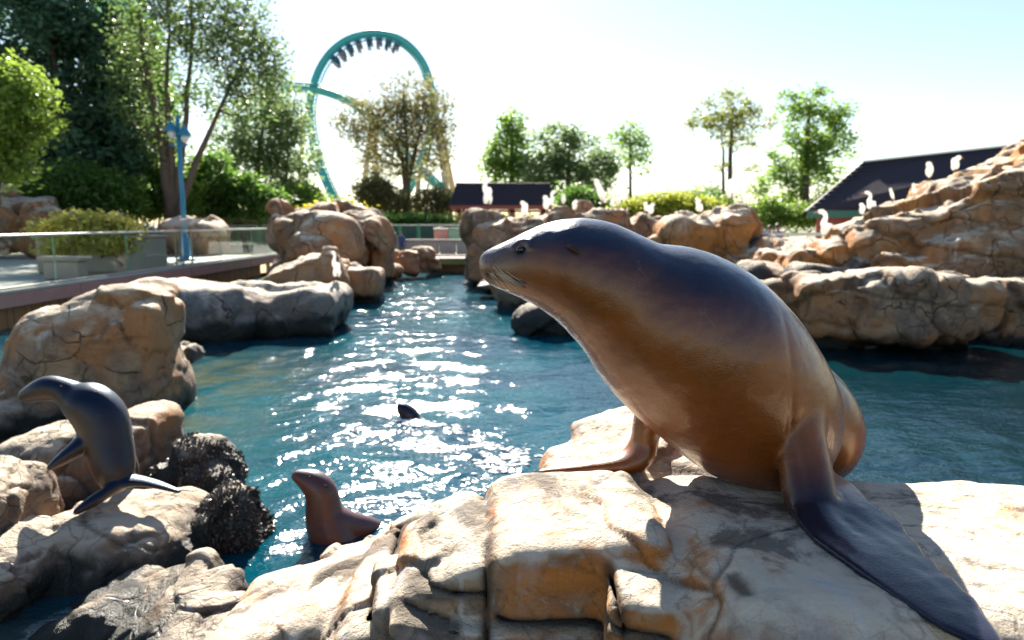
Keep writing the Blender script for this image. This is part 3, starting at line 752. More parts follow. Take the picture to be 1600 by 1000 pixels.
# ------------------------------------------------------------------ deck with glass balustrade
M_FASCIA = mat('pink_fascia', (.42, .19, .15), .7); t = NT(M_FASCIA)
t.set(t.b.inputs['Base Color'], t.mix(t.noise(t.pos(), 2.5, 5), (.36, .16, .13), (.50, .25, .20)))
M_WOOD = mat('cedar_plank', (.34, .16, .065), .7); t = NT(M_WOOD)
t.set(t.b.inputs['Base Color'], t.mix(t.noise(t.scale(t.pos(), (9, 9, .6)), 1.2, 5), (.22, .10, .04), (.46, .24, .10)))
M_STEEL = mat('brushed_steel', (.62, .60, .57), .32, .85)
M_CAP = mat('pale_rail', (.72, .70, .66), .30, .3)
def glass_mat():
    m = bpy.data.materials.new('railing_glass'); m.use_nodes = True; t = m.node_tree; t.nodes.clear()
    o = t.nodes.new('ShaderNodeOutputMaterial'); mx = t.nodes.new('ShaderNodeMixShader'); tr = t.nodes.new('ShaderNodeBsdfTransparent'); gl = t.nodes.new('ShaderNodeBsdfGlossy'); lw = t.nodes.new('ShaderNodeLayerWeight'); pw = t.nodes.new('ShaderNodeMath'); ma = t.nodes.new('ShaderNodeMath')
    tr.inputs[0].default_value = (.93, .985, .965, 1); gl.inputs['Roughness'].default_value = .03
    lw.inputs[0].default_value = .5; pw.operation = 'POWER'; pw.inputs[1].default_value = 4.0; ma.operation = 'MULTIPLY_ADD'; ma.inputs[1].default_value = .45; ma.inputs[2].default_value = .03
    t.links.new(lw.outputs['Facing'], pw.inputs[0]); t.links.new(pw.outputs[0], ma.inputs[0])
    t.links.new(ma.outputs[0], mx.inputs[0]); t.links.new(tr.outputs[0], mx.inputs[1]); t.links.new(gl.outputs[0], mx.inputs[2]); t.links.new(mx.outputs[0], o.inputs[0])
    return m
M_GLASS = glass_mat()
M_GLEDGE = mat('glass_edge', (.10, .38, .32), .2)
DX, Y0, Y1 = -9.0, 6.0, 27.4
dk = tag(MB().box(((DX - 7), (Y0 + Y1) / 2, DZ - .06), (7.0, (Y1 - Y0) / 2, .06)).build('viewing_deck', M_PAVE), 'pale concrete viewing deck with a pink edge left of the pool', 'deck')
fy = [Y0, 9.6, 14.6, 19.7, 24.2, Y1]
for a, b in zip(fy[:-1], fy[1:]):
    MB().box((DX + .062, (a + b) / 2, DZ - .13), (.06, (b - a) / 2 - .012, .125), bev=.008).build('fascia_board', M_FASCIA, dk)
MB().box((DX + .02, (Y0 + Y1) / 2, DZ + .03), (.10, (Y1 - Y0) / 2, .028), bev=.008).build('curb', M_PAVE, dk)
n = 118; proto = None
for k in range(n):
    y = Y0 + (k + .5) * (25.8 - Y0) / n
    if proto is None:
        proto = MB().box((DX - .12, y, -.05), (.02, (25.8 - Y0) / n / 2 - .006, .42)).build('plank', M_WOOD, dk); py0 = y
    else:
        c = proto.copy(); COL.objects.link(c); c.location.y += y - py0; c.location.x += .012 * ((k * 7) % 3 - 1)
MB().box((DX - .19, (Y0 + 25.8) / 2, -.1), (.04, (25.8 - Y0) / 2, .5)).build('backing', M_BED, dk)
for y in (26.4, 27.3): MB().box((DX - .05, y, .05), (.06, .06, .46)).build('post', M_STEEL, dk)
rail = empty('glass_balustrade', (DX, (Y0 + Y1) / 2, DZ)); tag(rail, 'glass balustrade with a pale top rail along the viewing deck', 'railing')
gy_ = np.linspace(Y0, Y1, 9)
for a, b in zip(gy_[:-1], gy_[1:]):
    g = MB().box((DX, (a + b) / 2, DZ + .53), (.008, (b - a) / 2 - .02, .46)).build('glass_panel', M_GLASS, rail)
    MB().box((DX, b - .012, DZ + .53), (.009, .004, .46)).build('glass_edge', M_GLEDGE, g)
MB().box((DX, (Y0 + Y1) / 2, DZ + 1.015), (.035, (Y1 - Y0) / 2 + .04, .022), bev=.01).build('top_rail', M_CAP, rail)
MB().box((DX, (Y0 + Y1) / 2, DZ + .08), (.03, (Y1 - Y0) / 2, .022), bev=.005).build('bottom_rail', M_STEEL, rail)
for y in (19.4, Y1 + .05): MB().tube([(DX + .05, y, DZ - .2), (DX + .05, y, DZ + 1.03)], .024, 8).build('post', M_STEEL, rail, smooth=True)
g = MB().box((DX - 1.1, Y1, DZ + .53), (1.1, .008, .46)).build('glass_panel', M_GLASS, rail)
MB().box((DX - 1.1, Y1, DZ + 1.015), (1.1, .035, .02), bev=.01).build('top_rail', M_CAP, rail)
# reading desk at the rail
c = P(252, 400, 19.9)
sg = empty('information_lectern', (DX - .15, 19.9, DZ)); tag(sg, 'slanted information panel on thin legs at the glass balustrade', 'sign')
M_TAN = mat('tan_paint', (.50, .38, .28), .6)
MB().box((DX - .15, 19.9, DZ + 1.24), (.42, .34, .025), rx=R(16), bev=.01).build('panel', M_TAN, sg)
for dx in (-.22, .22): MB().tube([(DX - .15 + dx, 19.9, DZ), (DX - .15 + dx, 19.9, DZ + 1.2)], .025, 8).build('leg', M_TAN, sg)
# planter, bench
M_POT = mat('planter_concrete', (.36, .30, .25), .85); t = NT(M_POT)
t.set(t.b.inputs['Base Color'], t.mix(t.noise(t.pos(), 3, 5), (.30, .25, .20), (.46, .39, .33)))
pc = P(165, 425, 18.0)
pl = MB().box((pc[0], 18.0, DZ + .44), (1.25, .75, .44), bev=.06).build('planter', M_POT); tag(pl, 'concrete planter box behind the glass, full of yellow-green shrubs', 'planter')
MB().box((pc[0], 18.0, DZ + .89), (1.30, .80, .04), bev=.03).build('rim', M_POT, pl)
bc_ = P(103, 425, 15.6)
be = empty('stone_bench', (bc_[0], 15.6, DZ)); tag(be, 'curved low stone bench on the deck in front of the planter', 'bench')
MB().box((bc_[0], 15.6, DZ + .46), (.52, .22, .05), rz=R(-8), bev=.03).build('seat', M_POT, be)
MB().box((bc_[0], 15.6, DZ + .205), (.42, .17, .20), rz=R(-8), bev=.03).build('base', M_POT, be)

# ------------------------------------------------------------------ lamp posts
M_BLUE = mat('blue_paint', (.022, .20, .36), .4)
M_LAMPG = mat('lamp_glass', (.62, .66, .68), .25)
def lamp_post(px, py, Y, label):
    b = P(px, py, Y); x, y = b[0], Y
    o = empty('street_lamp', (x, y, DZ)); tag(o, label, 'street lamp', 'blue lamp posts by the deck')
    MB().lathe((x, y, DZ), [(.30, 0), (.30, .05), (.20, .09), (.14, .12), (.13, .7), (.10, .78), (.085, .82)], 16).build('base', M_BLUE, o, smooth=True)
    MB().tube([(x, y, DZ + .78), (x, y, DZ + 4.45)], [.085, .062], 12).build('pole', M_BLUE, o, smooth=True)
    MB().lathe((x, y, DZ + 4.44), [(.05, 0), (.09, .04), (.05, .10), (.02, .22)], 12).build('finial', M_BLUE, o, smooth=True)
    MB().tube([(x - .3, y, DZ + 3.72), (x, y, DZ + 3.62), (x + .3, y, DZ + 3.72)], .03, 8).build('bracket', M_BLUE, o, smooth=True)
    for sx, dz in ((-.2, .12), (.22, -.02)):
        l = MB().lathe((x + sx, y - .05, DZ + 4.0 + dz), [(.20, 0), (.195, .05), (.13, .16), (.08, .22), (.04, .30), (.02, .34)], 16).build('lamp_shade', M_BLUE, o, smooth=True)
        MB().lathe((x + sx, y - .05, DZ + 3.72 + dz), [(.05, .06), (.10, .11), (.125, .2), (.11, .28)], 14).build('lamp_glass', M_LAMPG, l, smooth=True)
        MB().tube([(x, y, DZ + 3.75 + dz), (x + sx * .8, y - .05, DZ + 3.72 + dz)], .022, 6).build('arm', M_BLUE, o, smooth=True)
lamp_post(291, 405, 23.3, 'blue lamp post with two lanterns standing on the deck behind the glass')
lamp_post(262, 390, 33.0, 'farther blue lamp post half hidden in the shrubs behind the deck')

# ------------------------------------------------------------------ green railings
M_GREEN = mat('green_paint', (.015, .22, .12), .45)
M_DGREEN = mat('green_mesh', (.006, .055, .045), .6)
def railing(p0, p1, n, label, h=1.07, infill=True):
    p0, p1 = np.array(p0, float), np.array(p1, float)
    o = empty('green_railing', tuple((p0 + p1) / 2)); tag(o, label, 'railing')
    d = p1 - p0; rz = math.atan2(d[1], d[0]); Lh = np.linalg.norm(d) / 2; m = (p0 + p1) / 2
    MB().box(m + [0, 0, h], (Lh, .05, .035), rz=rz, bev=.01).build('top_rail', M_CAP, o)
    MB().box(m + [0, 0, .12], (Lh, .03, .03), rz=rz).build('bottom_rail', M_GREEN, o)
    for k in range(n):
        q = p0 + d * k / (n - 1)
        MB().box(q + [0, 0, h / 2], (.09, .06, h / 2), rz=rz, bev=.01).build('post', M_GREEN, o)
        if infill and k < n - 1:
            c = p0 + d * (k + .5) / (n - 1)
            MB().box(c + [0, 0, h / 2 + .05], (Lh / (n - 1) - .1, .012, h / 2 - .12), rz=rz).build('mesh_panel', M_DGREEN, o)
railing((P(596, 380, 45)[0], 45, DZ), (P(742, 380, 45)[0], 45, DZ), 6, 'green railing with dark panels at the far end of the pool')
railing((P(338, 380, 36)[0], 36, DZ), (P(440, 380, 36)[0], 36, DZ), 4, 'green railing with a white rail behind the end of the deck')
q = P(736, 400, 28.4)
MBo = MB().box((q[0], 28.4, DZ + .3), (.07, .07, .5), bev=.01).build('green_post', mat('light_green_paint', (.10, .42, .16), .5)); tag(MBo, 'short light green post at the landing ledge', 'post')
for k, (px, lab, m_) in enumerate(((690, 'reddish brown box bin by the green railing', M_FASCIA), (712, 'pale green tub by the pavilion post', mat('pale_green', (.22, .34, .24), .7)))):
    q = P(px, 376, 42)
    o = MB().box((q[0], 42, DZ + .42), (.42, .3, .42), bev=.05).build('bin' if k == 0 else 'tub', m_); tag(o, lab, 'bin' if k == 0 else 'tub')
    MB().box((q[0], 42, DZ + .88), (.45, .33, .04), bev=.02).build('lid', M_CAP if k == 0 else m_, o)

# ------------------------------------------------------------------ pavilion and the big roof
M_ROOF = mat('purple_shingle', (.03, .022, .04), .75); t = NT(M_ROOF)
t.set(t.b.inputs['Base Color'], t.mix(t.noise(t.scale(t.pos(), (1, 1, 4)), 3, 4), (.014, .012, .022), (.032, .025, .040)))
t.set(t.b.inputs['Normal'], t.bump(t.noise(t.scale(t.pos(), (1, 1, 6)), 5, 3), .5, .05))
M_REDW = mat('red_timber', (.28, .07, .055), .7)
M_DWALL = mat('dark_interior', (.10, .085, .06), .9)
def pavilion():
    Y = 55.0; xl, xr = P(706, 322, Y)[0], P(861, 322, Y)[0]; ze, zr = P(780, 322, Y)[2], P(780, 288, Y)[2]
    o = empty('pavilion', ((xl + xr) / 2, Y, DZ)); tag(o, 'open pavilion with a dark purple roof and red posts beyond the pool', 'pavilion')
    x0, x1, y0, y1, ym = xl, xr, Y - 2.6, Y + 2.6, Y
    r = MB().add([(x0, y0, ze), (x1, y0, ze), (x1 - .1, ym, zr), (x0 + .35, ym, zr), (x0, y1, ze), (x1, y1, ze)], [(0, 1, 2, 3), (5, 4, 3, 2), (4, 0, 3), (1, 5, 2), (1, 0, 4, 5)]).build('roof', M_ROOF, o)
    nrow = 9
    for k in range(nrow):
        f = (k + .5) / nrow; yy = y0 + (ym - y0) * f; zz = ze + (zr - ze) * f
        MB().box((((x0 + .35 * f) + x1) / 2, yy - .02, zz + .02), ((x1 - x0 - .35 * f) / 2, .02, .025)).build('shingle_course', M_ROOF, r)
    MB().tube([(x0 + .3, ym, zr + .03), (x1 - .05, ym, zr + .03)], .09, 6).build('ridge_cap', M_ROOF, r)
    MB().box(((x0 + x1) / 2, y0 + .06, ze - .16), ((x1 - x0) / 2 - .05, .06, .15)).build('fascia', M_REDW, o)
    MB().box(((x0 + x1) / 2, y0 + .25, ze - .42), ((x1 - x0) / 2 - .3, .08, .09)).build('beam', M_REDW, o)
    for px in (718, 800, 850):
        x = P(px, 350, Y - 2.3)[0]
        for yy in (y0 + .3, y1 - .3): MB().box((x, yy, (DZ + ze) / 2 - .1), (.13, .13, (ze - DZ) / 2)).build('post', M_REDW, o)
    MB().box(((x0 + x1) / 2 + .8, y1 - .8, DZ + .8), ((x1 - x0) / 2 - 1.1, .1, .8)).build('counter_wall', M_DWALL, o)
    MB().box(((x0 + x1) / 2 + .8, y0 + .5, DZ + .5), ((x1 - x0) / 2 - 1.0, .1, .5)).build('low_panel', mat('tan_panel', (.35, .28, .16), .8), o)
pavilion()
def hall():
    Y = 34.0
    o = empty('hall_building', (P(1450, 330, Y)[0], Y + 4, DZ)); tag(o, 'long hall with a dark shingled roof and red eaves behind the cliff', 'building')
    A, B = P(1262, 328, Y), P(1720, 318, Y - 4)
    C, D = P(1348, 254, Y + 1.3), P(1560, 231, Y - 1.1)
    D2 = C + (D - C) * 2.0
    E, Fb = A + np.array([2, 5.5, 0]), B + np.array([2, 5.5, 0])
    E[2] = Fb[2] = A[2] = min(A[2], B[2]); B[2] = A[2]; E[2] = A[2]; Fb[2] = A[2]
    r = MB().add([A, B, D2, C, E, Fb], [(0, 1, 2, 3), (5, 4, 3, 2), (4, 0, 3), (1, 5, 2), (1, 0, 4, 5)]).build('roof', M_ROOF, o)
    for k in range(12):
        f = (k + .3) / 12
        a, b = A + (C - A) * f, B + (D2 - B) * f
        MB().tube([a + [0, -.02, .02], b + [0, -.02, .02]], .035, 4).build('shingle_course', M_ROOF, r)
    MB().tube([C + [0, 0, .05], D2 + [0, 0, .05]], .05, 6).build('ridge_cap', M_STEEL, r)
    d = B - A; rz = math.atan2(d[1], d[0]); m = (A + B) / 2
    MB().box(m + [0, .05, -.2], (np.linalg.norm(d[:2]) / 2, .07, .17), rz=rz).build('fascia', mat('green_fascia', (.03, .12, .09), .6), o)
    MB().box(m + [.3, .8, -.75], (np.linalg.norm(d[:2]) / 2 - .6, .1, .40), rz=rz).build('red_frieze', M_REDW, o)
    MB().box(m + [.6, 1.6, -1.9 + .0], (np.linalg.norm(d[:2]) / 2 - 1.2, .12, 1.9), rz=rz).build('wall', M_DWALL, o)
    for k in range(6):
        q = A + d * (.04 + k * .17)
        MB().box((q[0] + .4, q[1] + .7, (DZ + A[2]) / 2), (.14, .14, (A[2] - DZ) / 2 - .05), rz=rz).build('post', M_REDW, o)
hall()

# ------------------------------------------------------------------ sea lions
def ball(c, r):
    c = np.asarray(c, float)
    def f(X, Y, Z): return np.sqrt((X - c[0]) ** 2 + (Y - c[1]) ** 2 + (Z - c[2]) ** 2) - r
    return f, c - r, c + r
def limb(rows, n, wide=1.0):
    """rows of photo x, photo y, depth, radius in photo pixels"""
    q = spline([[*P(a[0], a[1], a[2]), a[3] * S(a[2])] for a in rows], n)
    return [ball(a[:3], a[3]) if wide == 1.0 else ell(a[:3], (a[3], a[3] * wide, a[3])) for a in q]
def sample(F, p):
    g = (np.asarray(p) - F.lo) / F.h
    i = np.clip(np.floor(g).astype(int), 0, F.n - 2); f = g - i
    s = 0
    for dx in (0, 1):
        for dy in (0, 1):
            for dz in (0, 1):
                s += F.F[i[0] + dx, i[1] + dy, i[2] + dz] * (f[0] if dx else 1 - f[0]) * (f[1] if dy else 1 - f[1]) * (f[2] if dz else 1 - f[2])
    return s
def hit(F, px, py, y0, y1):
    for y in np.arange(y0, y1, .002):
        p = P(px, py, y)
        if np.all(p > F.lo) and np.all(p < F.lo + F.h * (F.n - 1)) and sample(F, p) < 0: return p
    return None
def coat(name, brown, back, rough=.36, coatw=.5):
    m = mat(name, brown, rough, spec=.5, Coat_Weight=coatw, Coat_Roughness=.16, Coat_IOR=1.45, Sheen_Weight=.05, Sheen_Roughness=.35); t = NT(m); p = t.n('TexCoord').outputs['Object']
    n = t.noise(p, 5, 4, .55); n2 = t.noise(t.scale(p, (1, 1, 2.5)), 26, 4, .6)
    c = t.mix(t.ramp(n, .35, .7), brown, tuple(x * 1.35 for x in brown))
    c = t.mix(t.math('MULTIPLY', t.ramp(n2, .45, .75), .35), c, tuple(x * .5 for x in brown))
    c = t.mix(t.math('MULTIPLY', t.attr('back'), .93), c, back)  # dark upper coat, with reflected sky blue painted into its colour
    c = t.mix(t.math('MULTIPLY', t.attr('pale'), .5), c, (.30, .20, .12))
    c = t.mix(t.attr('dark'), c, (.008, .006, .005))
    t.set(t.b.inputs['Base Color'], c)
    t.set(t.b.inputs['Specular Tint'], t.mix(t.attr('back'), (1.0, .93, .85), (.12, .55, 1.0)))  # blue tint painted on for the sky mirrored along the upper side
    sc1 = t.n('TexVoronoi', {'Vector': t.scale(p, (9, 9, 2.2)), 'Scale': 2.1}, feature='DISTANCE_TO_EDGE').outputs['Distance']
    scar = t.math('MULTIPLY', t.ramp(sc1, .012, .004), t.ramp(t.noise(p, 7, 3), .60, .66))
    c = t.mix(t.math('MULTIPLY', scar, .35), c, (.22, .15, .10)); t.set(t.b.inputs['Base Color'], c)
    t.set(t.b.inputs['Specular IOR Level'], t.math('SUBTRACT', .5, t.math('MULTIPLY', t.attr('flip'), .36)))
    h = t.math('ADD', t.noise(t.scale(p, (30, 60, 90)), 5, 2, .5), t.math('MULTIPLY', t.noise(p, 22, 4), .5))
    t.set(t.b.inputs['Normal'], t.bump(h, .22, .006))
    t.set(t.b.inputs['Roughness'], t.math('ADD', rough - .12, t.math('ADD', t.math('MULTIPLY', n2, .10), t.math('MULTIPLY', t.ramp(n, .3, .7), .14))))
    return m
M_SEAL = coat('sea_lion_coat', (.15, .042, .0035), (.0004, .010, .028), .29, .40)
M_SEAL2 = coat('dark_wet_coat', (.030, .012, .008), (.006, .004, .012), .40, .10)
M_SEAL3 = coat('reddish_wet_coat', (.14, .042, .018), (.09, .033, .02), .38, .25)
M_EAR = mat('ear_skin', (.05, .022, .009), .6, spec=.25)
M_EYE = mat('eye_dark', (.004, .003, .003), .04, spec=.8)
M_EYE2 = mat('eye_far', (.004, .003, .003), .45, spec=.3)
M_WHISK = mat('whisker', (.62, .48, .34), .4)
M_NOSE = mat('nose_skin', (.05, .04, .035), .35)

body_rows = [(769, 414, 1.885, 12), (785, 417, 1.885, 27), (812, 416, 1.885, 36.5), (842, 416, 1.885, 50), (875, 417, 1.88, 63.5), (908, 424, 1.875, 77), (936, 438, 1.87, 83), (966, 460, 1.87, 90),
             (1001, 486, 1.88, 100), (1036, 509, 1.89, 118), (1062, 524, 1.90, 130), (1094, 550, 1.91, 137), (1128, 582, 1.93, 136), (1162, 618, 1.95, 128), (1190, 648, 1.97, 115), (1205, 676, 2.0, 95)]
hind_rows = [(1180, 585, 2.02, 80), (1225, 605, 2.10, 64), (1252, 640, 2.15, 73), (1266, 676, 2.19, 78), (1255, 700, 2.28, 60), (1235, 715, 2.36, 34)]
prims = limb(body_rows, 76) + limb(hind_rows, 24)
prims.append(ball(P(764, 405, 1.885), 8.5 * S(1.885)))
arm = limb([(1215, 590, 1.88, 60), (1238, 645, 1.815, 42), (1250, 695, 1.755, 34), (1260, 742, 1.71, 34), (1266, 782, 1.675, 33), (1282, 806, 1.65, 22)], 26)
lead = limb([(1268, 800, 1.655, 27), (1300, 842, 1.535, 17), (1372, 898, 1.41, 12), (1450, 955, 1.29, 9), (1540, 1006, 1.19, 7)], 40)
pad = [W(a, b, 1.205)[:2] for a, b in ((1236, 785), (1246, 815), (1272, 842), (1322, 878), (1402, 933), (1472, 979), (1530, 1005), (1578, 1014), (1556, 980), (1536, 954), (1527, 938), (1508, 925), (1492, 905), (1474, 897), (1461, 880), (1446, 871), (1436, 852), (1420, 838), (1409, 820), (1392, 812), (1362, 795), (1334, 770), (1298, 745), (1270, 740))]
prims += arm + lead + [plate(pad, lambda x, y: 1.200 + 0 * x + .02 * sstep(1.5, 1.75, y), .016)]
far_arm = limb([(1040, 620, 2.02, 30), (1014, 655, 2.03, 19), (1006, 690, 2.03, 15.5), (999, 712, 2.02, 16), (975, 724, 2.01, 11.5), (930, 730, 2.0, 7), (885, 735, 1.99, 4.2), (842, 738, 1.98, 2.4)], 46, 1.9)
prims += far_arm
V, Q, F = blob(prims, .0056, .022, it=3)
mouth = [hit(F, a, b, 1.6, 2.0) for a, b in ((763, 428), (772, 430), (782, 432), (793, 435), (805, 439), (816, 443))]
mouth = [m_ for m_ in mouth if m_ is not None]
mq = spline([[*m_, .0045] for m_ in mouth], 40)
eye_c = hit(F, 813.5, 390, 1.6, 2.0)
nos = hit(F, 760.5, 409, 1.6, 2.0)
ear_c = hit(F, 886, 386, 1.6, 2.0)
# mouth line, eye socket pressed in
N = vnormals(V, Q)
dm = np.full(len(V), 9.0)
for r_ in mq: dm = np.minimum(dm, np.linalg.norm(V - r_[:3], axis=1))
V = V - N * (.010 * np.exp(-(dm / .0055) ** 2))[:, None]
de = np.linalg.norm(V - eye_c, axis=1)
V = V - N * (.006 * np.exp(-(de / .013) ** 2))[:, None] + N * (.004 * np.exp(-((de - .026) / .010) ** 2) * (V[:, 2] > eye_c[2]))[:, None]
# whisker pad swells, folds behind the flipper, slack skin
wp = hit(F, 777, 420, 1.6, 2.0)
V = V + N * (.006 * np.exp(-(np.linalg.norm(V - wp, axis=1) / .035) ** 2))[:, None]
V = V + N * (.0035 * fbm(V * np.array([5, 5, 3.5]), 2) + .0010 * fbm(V * 24, 2))[:, None]
N = vnormals(V, Q)
fdir = (W(1578, 1014, 1.2) - W(1268, 800, 1.2))[:2]; fdir /= np.linalg.norm(fdir); q0 = W(1268, 800, 1.2)
al_ = (V[:, 0] - q0[0]) * fdir[0] + (V[:, 1] - q0[1]) * fdir[1]; ac_ = -(V[:, 0] - q0[0]) * fdir[1] + (V[:, 1] - q0[1]) * fdir[0]
fm = sstep(.02, .12, al_) * sstep(1.26, 1.235, V[:, 2]) * (V[:, 0] > .5)
V = V + N * (fm * (.0003 * np.sin((ac_ * (1 + .9 * (.55 - al_))) * 2 * math.pi / .055 + 1.0 + 2 * fbm(V * 4, 2)) + .0009 * fbm(V * 14, 3)))[:, None]
# folds of slack skin where the arm leaves the chest, and across the neck
sh_ = P(1226, 690, 1.76); ds_ = np.linalg.norm((V - sh_) * [1, .6, .45], axis=1)
V = V - N * (  .007 * np.exp(-((V[:, 0] - sh_[0] + .05 * (V[:, 2] - sh_[2])) / .012) ** 2) * np.exp(-(ds_ / .10) ** 2))[:, None]
nk_ = V @ np.array([.62, 0, -.78]); V = V + N * (.0010 * fbm(np.stack([nk_ * 26 + 1.5 * fbm(V * 4, 2), V[:, 1] * 5, V[:, 2] * 5], 1), 2) * sstep(.40, .15, np.abs(V[:, 0] - .28)) * (V[:, 2] > 1.3))[:, None]
N = vnormals(V, Q)
back = sstep(.05, .75, N[:, 2] + .10 * fbm(V * 4, 3)) * sstep(1.18, 1.45, V[:, 2])  # up-facing mask for the dark coat and its painted sky reflection
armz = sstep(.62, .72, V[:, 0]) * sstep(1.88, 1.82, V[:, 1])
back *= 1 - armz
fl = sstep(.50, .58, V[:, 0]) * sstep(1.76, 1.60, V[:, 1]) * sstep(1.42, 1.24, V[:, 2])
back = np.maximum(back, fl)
dark = np.maximum(1.0 * np.exp(-(dm / .009) ** 2), .92 * np.exp(-(de / .019) ** 2))
dark = np.maximum(dark, .55 * np.exp(-(np.linalg.norm((V - (wp + [-.012, 0, .012])) , axis=1) / .022) ** 2) * (fbm(V * 160, 1) > .15))
pale = np.exp(-(np.linalg.norm(V - (wp + [.01, 0, .0]), axis=1) / .06) ** 2)
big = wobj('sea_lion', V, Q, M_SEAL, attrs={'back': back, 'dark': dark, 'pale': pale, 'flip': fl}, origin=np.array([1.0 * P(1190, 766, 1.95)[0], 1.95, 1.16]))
tag(big, 'huge brown sea lion posing on the sandstone rock with head raised to the left', 'sea lion')
def sphere_obj(name, c, r, m, parent, sc=(1, 1, 1), nu=16, nv=10):
    V = []; F = []
    for i in range(nv + 1):
        th = math.pi * i / nv
        for j in range(nu):
            ph = 2 * math.pi * j / nu
            V.append((c[0] + r * sc[0] * math.sin(th) * math.cos(ph), c[1] + r * sc[1] * math.sin(th) * math.sin(ph), c[2] + r * sc[2] * math.cos(th)))
    for i in range(nv):
        for j in range(nu):
            F.append((i * nu + j, i * nu + (j + 1) % nu, (i + 1) * nu + (j + 1) % nu, (i + 1) * nu + j))
    return wobj(name, np.array(V), np.array(F)[:, ::-1], m, parent)
sphere_obj('eye', eye_c + [0, .004, -.001], .0115, M_EYE, big, (1.1, 1, .9))
hc = P(813.5, 390, 1.885)
sphere_obj('eye', np.array([eye_c[0], 2 * 1.885 - eye_c[1] - .004, eye_c[2]]), .0115, M_EYE, big, (1.1, 1, .9))
ev = MB()
e0, e1 = ear_c + [0, .004, .002], hit(F, 904, 396, 1.6, 2.0) + np.array([0, -.016, 0])
ev.tube(spline([e0 + [-.004, .004, 0], e0 + (e1 - e0) * .3 + [0, -.006, .003], e0 + (e1 - e0) * .7 + [0, -.002, .001], e1], 12), np.array([.002, .0045, .0058, .0064, .0062, .0058, .0052, .0045, .0038, .003, .002, .0008]), 10)
ev.build('ear', M_EAR, big, smooth=True)
sphere_obj('nose', P(760, 403, 1.884), 8.5 * S(1.88), M_NOSE, big, (.9, 1.1, .8))
sphere_obj('nostril', nos + [-.001, .001, .001], .0045, M_EYE, big, (.8, 1, .5))
rs = np.random.RandomState(3)
for k in range(30):
    u, v = rs.rand(), rs.rand()
    a0 = (762 + 24 * u + rs.normal(), 412 + 15 * v + 3 * u)
    a1 = (a0[0] + 22 + 22 * rs.rand() - 10 * (1 - u), a0[1] + 18 + 9 * rs.rand())
    h0 = hit(F, *a0, 1.6, 2.0)
    if h0 is None: continue
    h1 = hit(F, *a1, 1.6, 2.0)
    if h1 is None or abs(h1[1] - h0[1]) > .07: h1 = np.array(P(*a1, h0[1] + .01))
    p = spline([h0, (h0 * .65 + h1 * .35) + [0, -.012, .002], h1 + [0, -.016 - .01 * rs.rand(), 0]], 6)
    MB().tube(p, np.linspace(.00085, .00035, 6), 4).build('whisker', M_WHISK, big, smooth=True)

def small_lion(rows, extra, h, k, m, label, wide=1.0, eye=None, ear=None, wl=None, parts=()):
    prims = limb(rows, 46, wide)
    for e in extra: prims += e
    V, Q, F = blob(prims, h, k, it=2)
    N = vnormals(V, Q); V = V + N * (.004 * fbm(V * 5, 2))[:, None]; N = vnormals(V, Q)
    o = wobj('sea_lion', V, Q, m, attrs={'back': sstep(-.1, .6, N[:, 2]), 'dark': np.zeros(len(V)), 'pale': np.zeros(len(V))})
    tag(o, label, 'sea lion')
    for (a, b, y0, y1, r) in (eye or []):
        c = hit(F, a, b, y0, y1)
        if c is not None: sphere_obj('eye', c + [0, r * .72, 0], r, M_EYE2, o, nu=10, nv=6)
    for (a, b, y0, y1, dx, dz) in (ear or []):
        c = hit(F, a, b, y0, y1)
        if c is not None: MB().tube([c + [0, .004, 0], c + [dx * .4, -.005, dz * .4], c + [dx * .75, .000, dz * .75]], [.003, .0055, .0015], 6).build('ear', M_EAR, o, smooth=True)
    return o
Yb = 4.08
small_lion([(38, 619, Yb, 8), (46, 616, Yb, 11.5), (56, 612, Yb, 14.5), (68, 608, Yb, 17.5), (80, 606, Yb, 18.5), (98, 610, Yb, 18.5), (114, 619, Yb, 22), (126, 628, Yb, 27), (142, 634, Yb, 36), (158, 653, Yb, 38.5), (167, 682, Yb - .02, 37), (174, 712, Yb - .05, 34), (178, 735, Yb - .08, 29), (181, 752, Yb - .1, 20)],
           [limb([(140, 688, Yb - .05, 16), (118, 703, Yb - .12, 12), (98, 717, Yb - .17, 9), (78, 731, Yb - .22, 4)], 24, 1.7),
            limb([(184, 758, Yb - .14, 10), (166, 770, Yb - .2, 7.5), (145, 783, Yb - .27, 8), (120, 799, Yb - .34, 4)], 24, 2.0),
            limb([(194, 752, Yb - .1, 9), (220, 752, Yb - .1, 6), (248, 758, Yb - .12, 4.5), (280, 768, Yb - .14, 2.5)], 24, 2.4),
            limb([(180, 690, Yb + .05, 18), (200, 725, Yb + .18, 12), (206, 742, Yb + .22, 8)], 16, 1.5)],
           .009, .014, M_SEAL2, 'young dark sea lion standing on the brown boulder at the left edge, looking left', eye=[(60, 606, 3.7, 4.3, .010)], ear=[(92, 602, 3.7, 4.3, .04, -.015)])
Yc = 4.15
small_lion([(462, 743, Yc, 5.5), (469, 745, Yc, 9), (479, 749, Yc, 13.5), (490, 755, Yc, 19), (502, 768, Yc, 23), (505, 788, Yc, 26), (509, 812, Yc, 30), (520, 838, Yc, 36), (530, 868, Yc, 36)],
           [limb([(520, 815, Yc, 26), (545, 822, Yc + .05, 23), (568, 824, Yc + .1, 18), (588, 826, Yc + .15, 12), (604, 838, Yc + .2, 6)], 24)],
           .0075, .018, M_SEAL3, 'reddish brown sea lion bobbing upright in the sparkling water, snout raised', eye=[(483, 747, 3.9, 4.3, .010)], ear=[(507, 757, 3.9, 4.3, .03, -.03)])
Yd = 6.75
